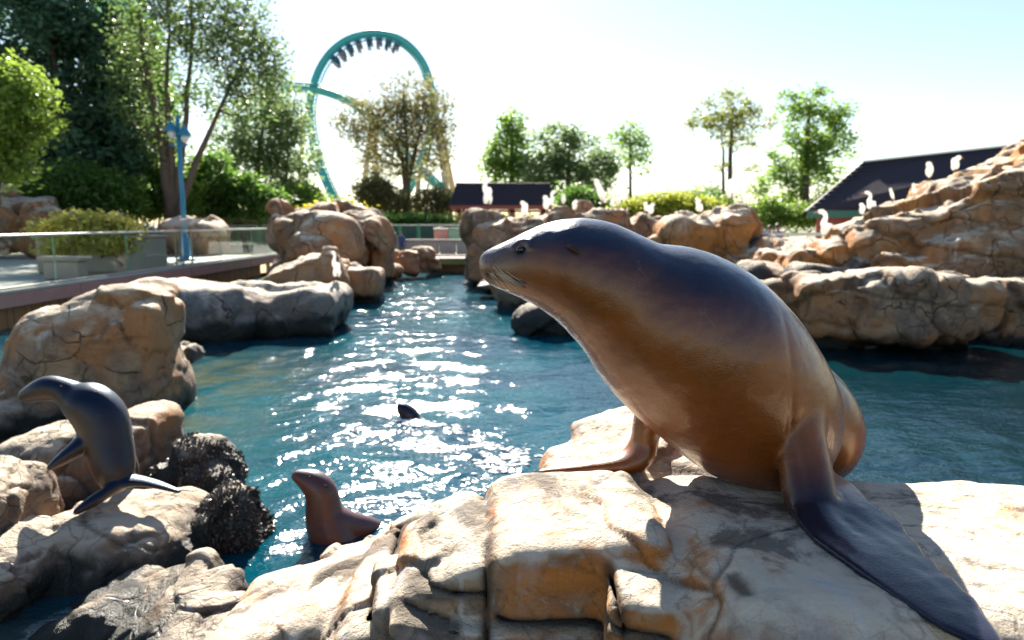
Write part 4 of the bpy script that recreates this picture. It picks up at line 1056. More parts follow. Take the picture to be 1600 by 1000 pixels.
small_lion([(626, 636, Yd, 5), (630, 639, Yd, 7.5), (636, 645, Yd, 10.5), (644, 652, Yd, 10.5), (653, 660, Yd - .03, 8.5), (668, 668, Yd - .1, 9), (700, 684, Yd - .3, 10), (740, 703, Yd - .6, 9), (780, 726, Yd - .95, 5)],
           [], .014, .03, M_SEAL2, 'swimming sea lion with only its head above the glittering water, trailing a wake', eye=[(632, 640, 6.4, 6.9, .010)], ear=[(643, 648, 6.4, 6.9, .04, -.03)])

# ------------------------------------------------------------------ birds
M_BIRD = mat('white_plumage', (.90, .89, .86), .8); t = NT(M_BIRD)
tr = t.n('BsdfTranslucent', {'Color': (.97, .95, .92, 1)}); mx = t.n('MixShader', {0: .48}); t.t.links.new(t.b.outputs[0], mx.inputs[1]); t.t.links.new(tr.outputs[0], mx.inputs[2]); t.t.links.new(mx.outputs[0], t.out.inputs[0])
t.set(t.b.inputs['Normal'], t.bump(t.noise(t.scale(t.n('TexCoord').outputs['Object'], (1, 1, .4)), 18, 3), .35, .02))
M_BILL = mat('orange_bill', (.65, .30, .06), .5)
M_DLEG = mat('dark_leg', (.05, .045, .04), .6)
def bird_proto(kind):
    B = {'hunch': ([ell((.02, 0, .56), (.155, .14, .33), rot(0, 12, 0)), ell((.10, 0, .34), (.07, .07, .16), rot(0, 10, 0))], [(-.05, 0, .80, .085), (-.08, 0, .88, .075), (-.10, 0, .90, .06)], [(-.14, 0, .90), (-.23, 0, .86), (-.30, 0, .79)], (.02, .30)),
         'tall': ([ell((.03, 0, .40), (.085, .08, .24), rot(0, 14, 0)), ell((.10, 0, .26), (.035, .05, .12), rot(0, 14, 0))], [(0, 0, .52, .06), (-.035, 0, .62, .036), (-.02, 0, .74, .026), (-.005, 0, .86, .024), (-.03, 0, .94, .028), (-.06, 0, .95, .026)], [(-.08, 0, .95), (-.14, 0, .95), (-.19, 0, .945)], (.04, .22)),
         'curve': ([ell((.07, 0, .36), (.13, .11, .21), rot(0, 35, 0)), ell((.20, 0, .24), (.05, .07, .13), rot(0, 40, 0))], [(0, 0, .46, .085), (-.02, 0, .58, .055), (.02, 0, .72, .042), (-.01, 0, .86, .042), (-.10, 0, .92, .05), (-.15, 0, .91, .045)], [(-.19, 0, .91), (-.27, 0, .89), (-.34, 0, .87)], (.06, .2)),
         'preen': ([ell((.04, 0, .48), (.20, .15, .27), rot(0, 25, 0)), ell((.2, 0, .32), (.07, .08, .15), rot(0, 40, 0))], [(-.08, 0, .66, .09), (-.16, 0, .80, .06), (-.13, 0, .93, .055), (-.02, 0, .93, .06), (.03, 0, .85, .055)], [(.05, 0, .81), (.09, 0, .72), (.11, 0, .64)], (.04, .28)),
         'lean': ([ell((.0, 0, .52), (.10, .10, .32), rot(0, -16, 0)), ell((.10, 0, .28), (.05, .06, .13), rot(0, -16, 0))], [(-.08, 0, .76, .06), (-.12, 0, .86, .04), (-.12, 0, .94, .04)], [(-.14, 0, .95), (-.20, 0, .94), (-.25, 0, .93)], (.05, .26))}[kind]
    bodyp, nk, bill, (lx, lz) = B
    pr = list(bodyp) + [ball(a[:3], a[3]) for a in spline(nk, 22)]
    V, Q, _ = blob(pr, .022, .05, it=2)
    o = empty('egret', (0, 0, 0))
    wobj('body', V, Q, M_BIRD, o)
    bl = spline(bill, 6)
    MB().tube(bl, np.linspace(.022, .004, 6), 6).build('bill', M_BILL, o, smooth=True)
    for s in (-1, 1):
        MB().tube([(lx, s * .045, lz + .08), (lx + .01, s * .045, .14), (lx - .01, s * .045, 0)], .013, 5).tube([(lx - .01, s * .045, .008), (lx - .09, s * .05, .004)], .010, 4).build('leg', M_DLEG, o, smooth=True)
    return o
birds = [  # px, top, bottom, depth, kind, turned degrees, label
    (760, 292, 345, 21.6, 'tall', 20, 'tall stretched white egret at the left end of the ridge'),
    (819, 322, 347, 21.9, 'hunch', 30, 'single hunched white egret below the right part of the purple roof'),
    (853, 310, 336, 22.0, 'hunch', 60, 'hunched white egret at the roof corner, left of a curved-neck bird'),
    (862, 309, 336, 22.2, 'curve', 160, 'white egret with a curved neck at the corner of the purple roof'),
    (880, 310, 329, 22.3, 'hunch', 80, 'small hunched white egret on the highest hump of the ridge, nearer the roof'),
    (898, 309, 328, 22.4, 'hunch', 140, 'small hunched white egret on the highest hump of the ridge, farther from the roof'),
    (938, 296, 338, 22.4, 'lean', 0, 'large leaning white egret in front of the leafy tree, neck drawn in'),
    (957, 314, 338, 22.2, 'tall', 200, 'slim white egret left in the close pair right of the leaning egret'),
    (965, 316, 338, 22.4, 'hunch', 100, 'hunched white egret right in the close pair beside the yellow-green hedge'),
    (1009, 329, 346, 22.3, 'preen', 30, 'little preening white egret in front of the hedge, left one of two'),
    (1017, 326, 346, 22.4, 'hunch', 190, 'little upright white egret in front of the hedge, right one of two'),
    (1091, 324, 347, 18.8, 'preen', 40, 'white egret bent over preening on the left end of the bluff'),
    (1143, 283, 341, 18.5, 'tall', 195, 'tall white egret with its thin neck upright on the tip of the bluff'),
    (1288, 327, 372, 14.9, 'curve', 10, 'large white egret standing at the lower left foot of the high cliff'),
    (1345, 305, 326, 14.6, 'hunch', 30, 'small hunched white egret lowest on the cliff crest, before the dark roof'),
    (1356, 290, 322, 14.6, 'curve', 0, 'white egret with an orange bill and curved neck on the cliff crest'),
    (1390, 278, 298, 14.4, 'lean', 10, 'small white egret leaning outward midway up the cliff crest'),
    (1424, 264, 283, 14.3, 'lean', 20, 'small white egret second from the top of the cliff crest'),
    (1445, 244, 272, 14.3, 'hunch', 40, 'plump white egret standing highest before the dark roof'),
    (1485, 238, 264, 15.0, 'hunch', 150, 'white egret half hidden among the rocks at the top of the cliff'),
    (522, 403, 449, 12.9, 'tall', 10, 'lone white heron standing on the end of the long low grey rock'),
]
protos = {}
bpy.context.view_layer.update()
DG = bpy.context.evaluated_depsgraph_get()
def perch(px, Y, spread=1.6):
    """the crest of the rock near that depth: the spot that shows highest along the line of sight"""
    best = None
    for y in np.arange(Y - spread, Y + spread, .08):
        x = P(px, 340, y)[0]
        ok, h, n, i, ob, M = SC.ray_cast(DG, Vector((x, y, 9)), Vector((0, 0, -1)))
        if ok and ob.name.startswith(('rock', 'flat', 'boulder')):
            a = (h.z - CAM_Z) / y
            if best is None or a > best[0]: best = (a, h.copy())
    return best[1] if best else Vector(P(px, 345, Y))
for px, y0, y1, Y, kd, tr, lab in birds:
    if kd not in protos: o = protos[kd] = bird_proto(kd)
    else: o = copy_tree(protos[kd])
    b = perch(px, Y); s = (y1 - y0) * S(b.y) / .95
    o.location = b + Vector((0, -.03, -.01)); o.scale = (s * 1.25, s * 1.25, s); o.rotation_euler = (0, 0, R(tr))
    tag(o, lab, 'bird', 'white birds on the rocks')

# ------------------------------------------------------------------ people
M_SKIN = mat('skin', (.42, .24, .17), .6)
M_HAIR = mat('hair', (.05, .03, .02), .6)
def person_proto():
    o = empty('person', (0, 0, 0))
    legs = [ball(a[:3], a[3]) for s in (-1, 1) for a in spline([(s * .09, 0, .88, .085), (s * .10, -.01, .50, .06), (s * .10, .01, .10, .042), (s * .10, -.05, .04, .04), (s * .10, -.13, .03, .03)], 20)]
    torso = [ell((0, 0, 1.18), (.17, .105, .30)), ell((0, 0, 1.38), (.20, .09, .10)), ell((0, 0, .93), (.165, .11, .13))]
    arms = [ball(a[:3], a[3]) for s in (-1, 1) for a in spline([(s * .19, 0, 1.40, .055), (s * .25, .0, 1.14, .042), (s * .22, -.10, .93, .033), (s * .20, -.16, .90, .03)], 16)]
    hand = [ball(a[:3], a[3]) for s in (-1, 1) for j in range(4) for a in spline([(s * .20, -.17, .90, .02), (s * .20 + (j - 1.5) * .016, -.22, .885, .009), (s * .20 + (j - 1.5) * .016, -.25, .86, .007)], 5)]
    head = [ball((0, 0, 1.46), .055), ball((0, 0, 1.52), .052), ell((0, -.005, 1.62), (.075, .095, .115)), ball((0, -.105, 1.60), .016), ball((-.077, 0, 1.61), .018), ball((.077, 0, 1.61), .018)]
    V, Q, _ = blob(legs + torso + arms + hand + head, .016, .03, it=1)
    wobj('body', V, Q, M_SKIN, o)
    def shell(pr, lo, hi, name, m, g=.014):
        V, Q, _ = blob([(lambda X, Y, Z, f=p[0]: f(X, Y, Z) - g, p[1] - g, p[2] + g) for p in pr], .02, .03, [((lambda X, Y, Z: lo - Z + 0 * X + 0 * Y), np.array([-1, -1, -1.0]), np.array([1, 1, lo])), ((lambda X, Y, Z: Z - hi + 0 * X + 0 * Y), np.array([-1, -1, hi]), np.array([1, 1, 3.0]))] if 0 else (), it=1)
        ok = (V[Q].mean(1)[:, 2] > lo) & (V[Q].mean(1)[:, 2] < hi)
        u, inv = np.unique(Q[ok], return_inverse=True)
        return wobj(name, V[u], inv.reshape(-1, 4), m, o)
    shell(torso + arms[:10] + arms[16:26], .88, 1.47, 'shirt', M_SKIN)
    shell(legs[:14] + legs[20:34] + [torso[2]], .22, 1.0, 'trousers', mat('denim', (.05, .07, .13), .8))
    shell([ell((0, .012, 1.635), (.08, .10, .115))], 1.60, 2.0, 'hair', M_HAIR)
    for s in (-1, 1): sphere_obj('eye', (s * .03, -.088, 1.625), .012, M_EYE, o, nu=8, nv=6)
    return o
pp = person_proto()
first = True
tag(MB().box((10.4, 26.2, -.1), (3.0, 1.6, .2)).build('lower_path', M_PAVE), kind='structure')
for px, py, Y, z, sc, turn, colr, lab in ((1143, 0, 32.0, DZ - .06, 1.0, 20, (.55, .03, .04), 'visitor in a red shirt behind the tall egret on the bluff'),
                              (1163, 0, 26.2, .1, .98, -10, (.60, .56, .50), 'visitor in a cream top at the left end of the group by the cliff'),
                              (1178, 0, 26.6, .1, .97, 30, (.45, .08, .12), 'visitor in a dark red top behind the low glass rail'),
                              (1191, 0, 26.0, .1, 1.0, 0, (.05, .16, .50), 'visitor in a bright blue top behind the low glass rail'),
                              (1203, 0, 26.8, .1, .96, -30, (.55, .32, .30), 'visitor in a pink top behind the low glass rail'),
                              (1216, 0, 26.1, .1, 1.0, 15, (.10, .06, .28), 'visitor in a purple top at the right end of the group'),
                              (627, 0, 28.62, DZ - .03, .5, 0, (.03, .07, .22), 'small child in dark blue by the low stone wall at the far end')):
    o = pp if first else copy_tree(pp)
    first = False
    o.location = (P(px, 350, Y)[0], Y, z); o.scale = (sc, sc, sc); o.rotation_euler = (0, 0, R(turn))
    tag(o, lab, 'person', 'visitors round the pool')
    for ch in o.children:
        if ch.name.split('.')[0] == 'shirt':
            ch.data = ch.data.copy(); ch.data.materials[0] = mat('shirt_cloth', colr, .8)
gr = empty('glass_rail', (P(1235, 370, 24.6)[0], 24.6, .1)); tag(gr, 'low glass rail with a pale edge in front of the visitors', 'railing')
xa, xb = P(1160, 370, 24.6)[0], P(1310, 370, 24.6)[0]
zt = P(1200, 366, 24.6)[2]
MB().box(((xa + xb) / 2, 24.6, zt), ((xb - xa) / 2, .05, .05), bev=.01).build('top_rail', M_CAP, gr)
for k in range(3):
    a = xa + (xb - xa) * k / 3
    MB().box((a + (xb - xa) / 6, 24.6, zt - .6), ((xb - xa) / 6 - .03, .01, .54)).build('glass_panel', M_GLASS, gr)
    MB().box((a + .02, 24.6, zt - .6), (.03, .03, .58)).build('post', M_STEEL, gr)

# ------------------------------------------------------------------ trees and shrubs
def leaf_mat(name, dark, light, trans=.45, gloss=.45):
    m = mat(name, dark, gloss, spec=.5); t = NT(m); v = t.attr('v'); p = t.pos()
    c = t.mix(v, dark, light); c = t.mix(t.math('MULTIPLY', t.ramp(t.noise(p, .8, 3), .4, .7), .5), c, tuple(x * .6 for x in dark))
    t.set(t.b.inputs['Base Color'], c)
    tr = t.n('BsdfTranslucent', {'Color': t.mix(.5, c, tuple(min(1, x * 2.2) for x in light))})
    mx = t.n('MixShader', {0: trans}); t.t.links.new(t.b.outputs[0], mx.inputs[1]); t.t.links.new(tr.outputs[0], mx.inputs[2]); t.t.links.new(mx.outputs[0], t.out.inputs[0])
    return m
L_DARK = leaf_mat('leaf_dark', (.026, .072, .018), (.11, .21, .035), .55)
L_BLUE = leaf_mat('leaf_bluish', (.022, .062, .045), (.08, .17, .09), .5)
L_MID = leaf_mat('leaf_mid', (.05, .12, .022), (.19, .29, .05), .58)
L_GREY = leaf_mat('leaf_greyish', (.07, .125, .06), (.20, .27, .12), .6)
L_OLIVE = leaf_mat('leaf_olive', (.075, .085, .035), (.19, .18, .07), .55)
L_BRIGHT = leaf_mat('leaf_bright', (.09, .15, .018), (.32, .34, .045), .5)
L_YELLOW = leaf_mat('leaf_yellow', (.30, .24, .02), (.62, .44, .03), .45)
L_VARI = leaf_mat('leaf_variegated', (.20, .24, .03), (.70, .55, .12), .4)
L_LIME = leaf_mat('leaf_lime', (.055, .12, .02), (.20, .29, .045), .5)
L_OAK = leaf_mat('leaf_oak', (.030, .072, .028), (.12, .18, .05), .5)
L_PINE = leaf_mat('leaf_pine', (.08, .115, .025), (.24, .26, .06), .5)
M_BARK = mat('bark', (.085, .06, .045), .9); t = NT(M_BARK)
t.set(t.b.inputs['Base Color'], t.mix(t.noise(t.scale(t.pos(), (1, 1, .25)), 6, 4), (.05, .036, .028), (.14, .105, .08)))
t.set(t.b.inputs['Normal'], t.bump(t.noise(t.scale(t.pos(), (1, 1, .2)), 14, 4), .6, .04))
M_BARKP = mat('pale_bark', (.26, .15, .10), .9)
def leaves(C, per, sp, size, rs, flat=.5):
    n = len(C) * per
    c = np.repeat(C, per, 0) + rs.normal(size=(n, 3)) * sp * np.array([1, 1, .7])
    d = rs.normal(size=(n, 3)); d[:, 2] *= flat; d /= np.linalg.norm(d, axis=1)[:, None]
    u = np.cross(d, rs.normal(size=(n, 3))); u /= np.linalg.norm(u, axis=1)[:, None]
    s = size * rs.uniform(.6, 1.35, n)[:, None]
    V = np.stack([c - d * s, c + u * s * .42 - d * s * .1, c + d * s, c - u * s * .42 - d * s * .1], 1).reshape(-1, 3)
    v = np.clip(np.repeat(rs.beta(1.3, 1.8, len(C)), per) * .6 + rs.rand(n) * .4, 0, 1)
    return V, np.arange(n * 4).reshape(-1, 4), np.repeat(v, 4)
def plant(name, label, cat, Y, lobes, leaf, lm, trunks=(), bark=None, seed=1, per=26, sp=.28, nclump=260, shell=.55, group=None, limbs=14, gy=DZ - .1, thick=.55, petals=None):
    rs = np.random.RandomState(seed); bark = bark or M_BARK
    base = None
    if trunks:
        a = trunks[0][0]; base = P(a[0], a[1], Y); base = (base[0], Y, gy)
    else:
        c = P(lobes[0][0], lobes[0][1], Y); base = (c[0], Y, gy)
    o = empty(name, base); tag(o, label, cat, group)
    tot = sum(l[2] * l[3] for l in lobes); C = []; tips = []
    for l in lobes:
        px, py, rx, ry = l[:4]; dy = l[4] if len(l) > 4 else 0
        n = max(4, int(nclump * l[2] * l[3] / tot))
        d = rs.normal(size=(n, 3)); d /= np.linalg.norm(d, axis=1)[:, None]
        r_ = rs.uniform(0, 1, n) ** (1 / 3.0) * (1 - shell) + shell * rs.uniform(.75, 1.0, n)
        r_ *= 1 + .16 * pnoise(d * 2.3 + px * .1)
        c = P(px, py, Y + dy); k = S(Y)
        C.append(c + d * r_[:, None] * np.array([rx * k, max(rx, ry) * k * thick, ry * k])); tips.append(c)
    C = np.vstack(C); C = C[C[:, 2] > gy + .1]
    V, F, v = leaves(C, per, sp, leaf, rs)
    ok = np.repeat((V.reshape(-1, 4, 3)[:, :, 2].min(1) > gy), 4)
    V = V[ok]; v = v[ok]; F = np.arange(len(V)).reshape(-1, 4)
    wobj('crown', V, F, lm, o, smooth=False, attrs={'v': v})
    if petals:
        Cp = C[np.argsort(-C[:, 2] + rs.normal(size=len(C)) * .3)][:petals[1]]
        V, F, v = leaves(Cp, petals[2], sp * .5, leaf * .8, rs); tag(wobj('blossom', V, F, petals[0], o, smooth=False, attrs={'v': v}), kind='stuff')
    m = MB(); k = S(Y)
    tp = []
    for tr in trunks:
        q = spline([[*P(a[0], a[1], Y + (a[3] if len(a) > 3 else 0)), a[2]] for a in tr], 10)
        q[:, :2] += rs.normal(size=(10, 2)) * .03
        m.tube(q[:, :3], q[:, 3], 7); tp += [(*x[:3], x[3]) for x in q[3:]]
    if not trunks:
        for j in range(5):
            e = C[rs.randint(len(C))]; q = np.array(base) + np.array([rs.normal() * .2, rs.normal() * .2, 0])
            m.tube(spline([q, (q + e) / 2 + [0, 0, .15], e], 5), np.linspace(.05, .012, 5), 5); tp.append((*q, .05))
    tp = np.array(tp)
    for j in range(limbs * 2):
        e = C[rs.randint(len(C))] if j >= len(tips) else tips[j]
        dd = np.linalg.norm(tp[:, :3] - e, axis=1) + np.where(tp[:, 2] > e[2], 2.0, 0)
        s = tp[np.argmin(dd)]
        mid = (s[:3] * .55 + e * .45) + rs.normal(size=3) * .15 + [0, 0, -.1]
        q = spline([s[:3], mid, e], 6)
        m.tube(q, np.linspace(min(.7 * s[3], .09), .014, 6), 5)
        if j < limbs: tp = np.vstack([tp, np.column_stack([q[2:5], np.linspace(.05, .02, 3)])])
    m.build('trunk' if trunks else 'stems', bark, o, smooth=True)
    return o
plant('tree', 'big dense dark green tree filling the upper left corner', 'tree', 31, [(40, 60, 100, 110), (130, 130, 90, 120, 1), (30, 190, 100, 110, 2), (150, 240, 90, 80), (110, 30, 90, 70, 1.5), (60, 280, 90, 60)], .17, L_BLUE, [[(110, 340, .34), (105, 250, .28), (90, 150, .2), (80, 60, .1)]], seed=3, nclump=700, per=40, sp=.30, shell=.3)
plant('tree', 'dark green tree between the corner tree and the tall open tree', 'tree', 34, [(205, 180, 62, 120), (190, 80, 56, 90, 1), (215, 270, 64, 70)], .16, L_DARK, [[(200, 340, .22), (200, 240, .18), (200, 130, .1)]], seed=4, nclump=560, per=36, sp=.36, shell=.3)
plant('tree', 'tall open tree with several upright trunks behind the blue lamp', 'tree', 30, [(240, 50, 70, 62), (300, 30, 70, 60), (360, 70, 66, 60), (400, 130, 52, 56), (330, 130, 56, 50), (215, 140, 40, 70), (250, 215, 34, 44), (385, 40, 46, 46), (425, 95, 30, 40), (310, -20, 90, 40)], .10, L_OAK,
      [[(268, 345, .26), (262, 280, .22), (250, 200, .15), (228, 110, .10), (215, 20, .05)], [(270, 345, .2), (268, 260, .16), (262, 160, .10), (264, 60, .06), (262, -10, .04)], [(274, 345, .2), (282, 270, .15), (292, 160, .10), (300, 60, .06), (298, -20, .04)], [(276, 345, .2), (300, 270, .14), (335, 190, .09), (368, 120, .05), (395, 80, .03)]], seed=5, nclump=620, per=24, sp=.30, shell=.3, limbs=30)
plant('tree', 'pale grey-green tree just left of the roller coaster loop', 'tree', 42, [(410, 210, 60, 64), (440, 170, 44, 44), (455, 250, 44, 60), (395, 270, 54, 50), (360, 220, 34, 50), (450, 305, 40, 30)], .15, L_GREY, [[(400, 345, .2), (402, 280, .16), (410, 200, .1), (425, 150, .05)], [(445, 345, .12), (447, 280, .1), (450, 210, .06)]], seed=6, nclump=460, per=26, sp=.36, shell=.3)
plant('bush', 'sunlit yellow-green bush at the left edge in front of the dark tree', 'bush', 20, [(20, 180, 50, 60), (45, 165, 36, 50, -.5), (10, 130, 40, 40), (0, 240, 50, 50)], .10, L_LIME, [[(-10, 345, .10), (0, 280, .09), (15, 200, .06)]], seed=7, nclump=260, per=34, sp=.22, shell=.4)
plant('hedge', 'dark green shrubbery under the corner tree behind the planter', 'shrub', 29, [(60, 310, 90, 36), (160, 305, 70, 34), (120, 290, 60, 30)], .11, L_DARK, seed=8, nclump=380, per=34, sp=.28)
plant('hedge', 'mid green shrubbery around the farther blue lamp', 'shrub', 31.5, [(235, 290, 44, 48), (205, 300, 36, 40), (285, 300, 30, 40)], .12, L_MID, seed=9, nclump=330, per=34, sp=.26)
plant('hedge', 'dark leafy shrubbery right of the blue lamp post', 'shrub', 33, [(330, 290, 44, 50), (300, 300, 34, 40), (380, 310, 40, 32), (420, 322, 30, 22)], .12, L_DARK, seed=10, nclump=380, per=34, sp=.28)
plant('bush', 'small green bush beside the pale tree, below the coaster loop\'s left foot', 'bush', 40, [(480, 318, 34, 24), (450, 322, 30, 20)], .12, L_MID, seed=11, nclump=170, per=28, sp=.28)
plant('shrub', 'variegated yellow-green shrubs overflowing the concrete planter', 'shrub', 18.0, [(135, 358, 74, 22, -.3), (95, 364, 46, 18, -.4), (185, 366, 32, 22, -.5), (140, 382, 66, 18, -.8), (185, 388, 24, 14, -.9)], .065, L_VARI, seed=12, nclump=420, per=34, sp=.13, gy=DZ + .45, thick=.5)
plant('bush', 'yellow-flowering bush on top of the tan outcrop', 'bush', 30, [(540, 331, 22, 14), (560, 338, 20, 12)], .09, L_YELLOW, seed=13, nclump=90, per=26, sp=.18)
plant('bush', 'small yellow-flowering bush left of the outcrop', 'bush', 32, [(498, 334, 14, 12), (478, 338, 14, 10)], .09, L_YELLOW, seed=14, nclump=50, per=24, sp=.18)
plant('tree', 'thin olive-brown tree in front of the roller coaster loop', 'tree', 62, [(630, 150, 44, 38), (650, 190, 46, 40), (605, 200, 50, 40), (560, 185, 42, 30), (680, 170, 28, 44), (640, 245, 52, 36), (545, 200, 24, 20), (590, 250, 40, 26), (690, 230, 20, 40)], .16, L_OLIVE,
      [[(636, 345, .42), (635, 300, .36), (632, 265, .28), (622, 230, .16), (590, 195, .08)], [(636, 290, .24), (645, 250, .2), (655, 210, .12), (668, 160, .06)], [(634, 270, .2), (636, 230, .14), (632, 180, .09), (630, 130, .05)]], seed=15, nclump=560, per=24, sp=.58, shell=.3, limbs=26)
for k, (px, py, rx, ry, lmm, lab) in enumerate(((610, 322, 40, 22, L_OLIVE, 'olive shrub under the thin tree, at the coaster\'s foot'), (680, 320, 30, 26, L_OLIVE, 'olive yellow shrub beside the pavilion, under the coaster track'), (585, 300, 26, 26, L_OLIVE, 'upright olive shrub at the coaster\'s pale supports'))):
    plant('bush', lab, 'bush', 58 - k, [(px, py, rx, ry)], .17, lmm, seed=16 + k, nclump=120, per=24, sp=.4)
plant('hedge', 'low clipped green hedge behind the far green railing', 'hedge', 48, [(620, 345, 40, 8), (680, 345, 40, 8), (650, 345, 40, 8)], .12, L_DARK, seed=19, nclump=200, per=26, sp=.22)
plant('hedge', 'green hedge seen through the open pavilion', 'hedge', 62, [(740, 350, 44, 16), (800, 350, 50, 16), (850, 350, 40, 16)], .16, L_OLIVE, seed=31, nclump=160, per=28, sp=.35)
plant('tree', 'pointed green tree behind the pavilion roof', 'tree', 78, [(800, 200, 18, 34), (795, 240, 36, 40), (800, 280, 44, 34), (770, 250, 20, 20)], .26, L_MID, [[(800, 340, .4), (800, 260, .25), (800, 190, .08)]], seed=20, nclump=180, per=30, sp=.50, shell=.3)
plant('tree', 'broad rounded green tree right of the pavilion roof', 'tree', 74, [(870, 230, 40, 38), (905, 245, 42, 42), (850, 270, 40, 36), (930, 270, 38, 36), (890, 290, 50, 34), (950, 250, 20, 24)], .26, L_GREY, [[(890, 345, .4), (888, 290, .3), (890, 230, .1)], [(890, 320, .24), (915, 270, .15), (930, 240, .06)]], seed=21, nclump=270, per=30, sp=.50, shell=.3)
plant('bush', 'dark green bush at the foot of the broad tree, behind the leaning egret', 'bush', 60, [(905, 320, 30, 26), (940, 330, 24, 18)], .2, L_DARK, seed=22, nclump=150, per=26, sp=.45)
plant('pine_tree', 'slim pine with a small high crown right of the broad tree', 'tree', 82, [(984, 212, 26, 20), (1000, 232, 22, 18), (968, 218, 18, 14), (985, 250, 26, 12), (1006, 268, 12, 8)], .22, L_MID, [[(985, 345, .22), (985, 280, .18), (984, 230, .12), (984, 200, .06)]], seed=23, nclump=100, per=18, sp=.55, shell=.3)
plant('hedge', 'yellow-green flowering hedge behind the ridge and the white birds', 'hedge', 34, [(1000, 332, 36, 18), (1050, 328, 44, 22), (1095, 332, 34, 20), (975, 335, 24, 12)], .11, L_BRIGHT, seed=24, nclump=320, per=30, sp=.24)
plant('hedge', 'distant dull green treeline low behind the hedge', 'hedge', 90, [(1040, 318, 60, 14), (1110, 312, 40, 20), (960, 322, 50, 10)], .25, L_GREY, seed=25, nclump=240, per=22, sp=.7)
plant('pine_tree', 'tall pine with a flat spreading crown and bare twin trunks', 'tree', 66, [(1140, 166, 44, 26), (1104, 190, 42, 18), (1178, 186, 36, 22), (1140, 205, 48, 18), (1092, 196, 22, 10), (1155, 225, 26, 12), (1125, 260, 12, 6), (1170, 262, 14, 6)], .17, L_PINE,
      [[(1141, 345, .26), (1140, 280, .22), (1143, 220, .17), (1143, 180, .08)], [(1131, 345, .17), (1130, 280, .14), (1130, 235, .10), (1126, 205, .05)]], M_BARK, seed=26, nclump=150, per=26, sp=.36, shell=.3, limbs=16)
plant('tree', 'bare twiggy brown shrub tree right of the pine trunks', 'tree', 50, [(1165, 318, 18, 22)], .05, L_OLIVE, [[(1165, 345, .06), (1162, 320, .04), (1155, 295, .02)], [(1166, 345, .06), (1170, 318, .04), (1178, 298, .02)], [(1166, 345, .05), (1166, 310, .03), (1166, 290, .015)]], M_BARKP, seed=27, nclump=30, per=6, sp=.3, limbs=14)
plant('tree', 'large dark green tree beside the big dark roof', 'tree', 52, [(1270, 200, 42, 36), (1238, 163, 32, 18), (1296, 172, 34, 24), (1290, 240, 42, 38), (1240, 250, 36, 40), (1216, 298, 38, 38), (1270, 290, 52, 42), (1312, 215, 22, 26), (1265, 152, 26, 12)], .16, L_MID,
      [[(1258, 350, .4), (1258, 280, .32), (1262, 220, .2), (1266, 160, .08)]], seed=28, nclump=230, per=44, sp=.36, shell=.3)
plant('bush', 'dark green shrub low under the large tree, behind the visitors', 'bush', 40, [(1200, 335, 26, 20), (1250, 338, 40, 16)], .13, L_MID, seed=29, nclump=190, per=26, sp=.3)
plant('bush', 'dark bush behind the pine trunks', 'bush', 55, [(1105, 325, 34, 20)], .18, L_DARK, seed=30, nclump=110, per=26, sp=.4)

# ------------------------------------------------------------------ roller coaster
YC = 110.0
M_TEAL = mat('teal_track_paint', (.05, .40, .42), .4)
M_SUPP = mat('sand_paint', (.62, .42, .26), .6)
M_TRAIN = mat('train_blue', (.02, .10, .17), .35)
M_SEAT = mat('seat_grey', (.20, .20, .24), .5)
rc = empty('roller_coaster', (P(600, 345, YC)[0], YC, DZ)); tag(rc, 'teal roller coaster with a tall vertical loop beyond the trees', 'roller coaster')
loop_px = [(545, 345, 0), (524, 315, 0), (506, 278, 1), (492, 238, 2), (484, 195, 3), (484, 160, 3.5), (491, 128, 4), (504, 99, 4.5), (523, 76, 5), (548, 60, 5.5), (580, 52, 6), (610, 55, 6.5), (635, 68, 7), (655, 89, 7.5), (668, 114, 8), (676, 147, 8.5), (678, 182, 9), (672, 220, 9.5), (661, 252, 10), (646, 285, 10.5), (626, 318, 11), (600, 345, 11)]
spur_px = [(440, 138, 2), (470, 139, 2), (500, 142, 2), (530, 152, 2), (562, 170, 2), (590, 198, 3), (620, 230, 4), (655, 265, 5), (690, 296, 6), (715, 318, 7)]
def track(px, name, inward):
    q = spline([P(a, b, YC + c) for a, b, c in px], 110)
    T = np.gradient(q, axis=0); T /= np.linalg.norm(T, axis=1)[:, None]
    B = np.array([0, 1.0, 0]); Nn = np.cross(T, B) * inward; Nn /= np.linalg.norm(Nn, axis=1)[:, None]
    V, F = tube(q, .58, 10)
    o = wobj(name, np.array(V), F, M_TEAL, rc)
    for s in (-1, 1):
        r = q + Nn * .75 + np.cross(Nn, T) * s * .75
        V, F = tube(r, .13, 6); wobj('rail', np.array(V), F, M_TEAL, o)
    m = MB()
    for i in range(1, 109, 1):
        b = np.cross(Nn[i], T[i])
        m.tube([q[i] + Nn[i] * .75 - b * .65, q[i] + Nn[i] * .2, q[i] + Nn[i] * .75 + b * .65], .07, 4)
    tag(m.build('cross_ties', M_TEAL, o), kind='stuff')
    return q, T, Nn
q, T, Nn = track(loop_px, 'loop_track', -1)
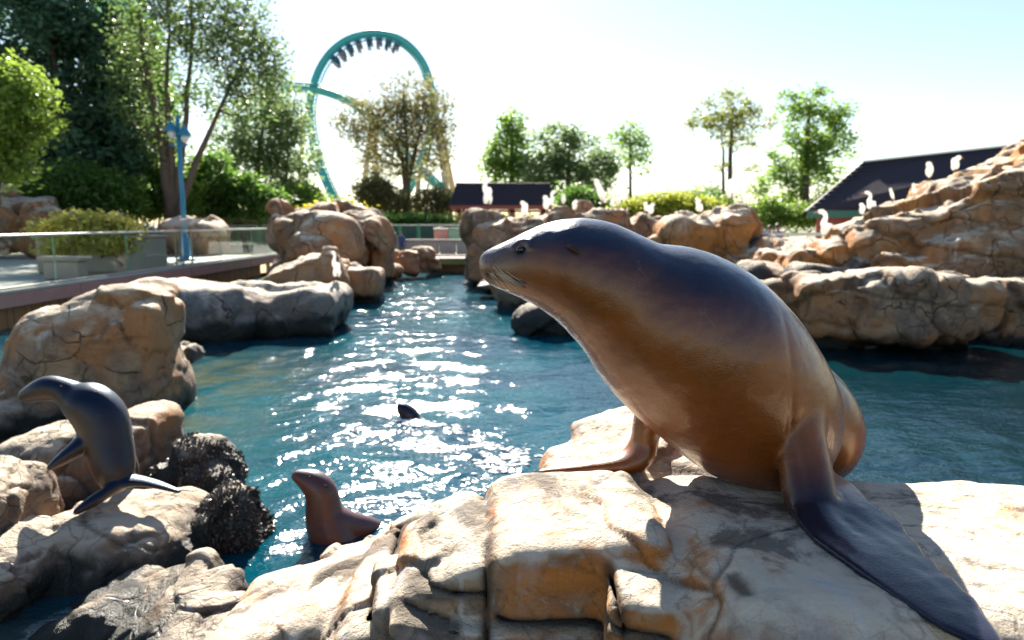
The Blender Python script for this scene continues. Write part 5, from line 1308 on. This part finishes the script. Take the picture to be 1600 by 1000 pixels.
cen = P(582, 190, YC + 5)
if (Nn[55] @ (cen - q[55])) < 0: print('LOOP NORMAL OUT')
track(spur_px, 'spur_track', 1)
for (a, b, r_) in (((583, 178, 3), (562, 345, -2), .45), ((583, 178, 3), (591, 345, 8), .45), ((682, 190, 9), (704, 345, 4), .5), ((685, 190, 9), (718, 345, 14), .5), ((474, 178, 3), (466, 345, 8), .4), ((655, 262, 5), (650, 345, 2), .4), ((690, 296, 6), (690, 345, 6), .35)):
    MB().tube([P(a[0], a[1], YC + a[2]), P(b[0], b[1], YC + b[2])], r_, 10).build('support_column', M_SUPP, rc, smooth=True)
MB().tube([P(574, 245, YC), P(587, 245, YC + 5)], .25, 8).build('cross_brace', M_SUPP, rc, smooth=True)
tr_ = empty('coaster_train', tuple(P(570, 75, YC + 5))); tag(tr_, 'dark blue coaster train with rows of seats hanging upside down in the loop', 'coaster train')
d0 = [np.argmin(np.linalg.norm(q - P(a, b, YC + 5), axis=1)) for a, b in ((512, 88), (622, 60))]
for k in range(8):
    f = d0[0] + (d0[1] - d0[0]) * k / 7.0
    i = int(f); p = q[i] + (q[min(i + 1, 109)] - q[i]) * (f - i); n = Nn[i]; tt = T[i]
    M3 = np.stack([tt, np.cross(n, tt), n], 1)
    cb = MB()
    for s in (-1, 1): cb.box(p + n * .95 + np.cross(n, tt) * s * .75, (.45, .12, .22), M=M3)
    cb.box(p + n * 1.25, (.5, .6, .12), M=M3)
    co = cb.build('car', M_TRAIN, tr_)
    for s in (-1.5, -.5, .5, 1.5):
        sb = MB()
        c = p + np.cross(n, tt) * s * .62
        sb.box(c + n * 1.75 - tt * .32, (.14, .26, .52), M=M3, bev=.06).box(c + n * 1.55 + tt * .05, (.40, .26, .12), M=M3, bev=.05).box(c + n * 2.1 + tt * .0, (.12, .22, .30), M=M3, bev=.06)
        sb.box(c + n * 1.55 + tt * .42, (.10, .18, .35), M=M3, bev=.04)
        sb.build('seat', M_TRAIN if k % 2 == 0 else M_SEAT, co)
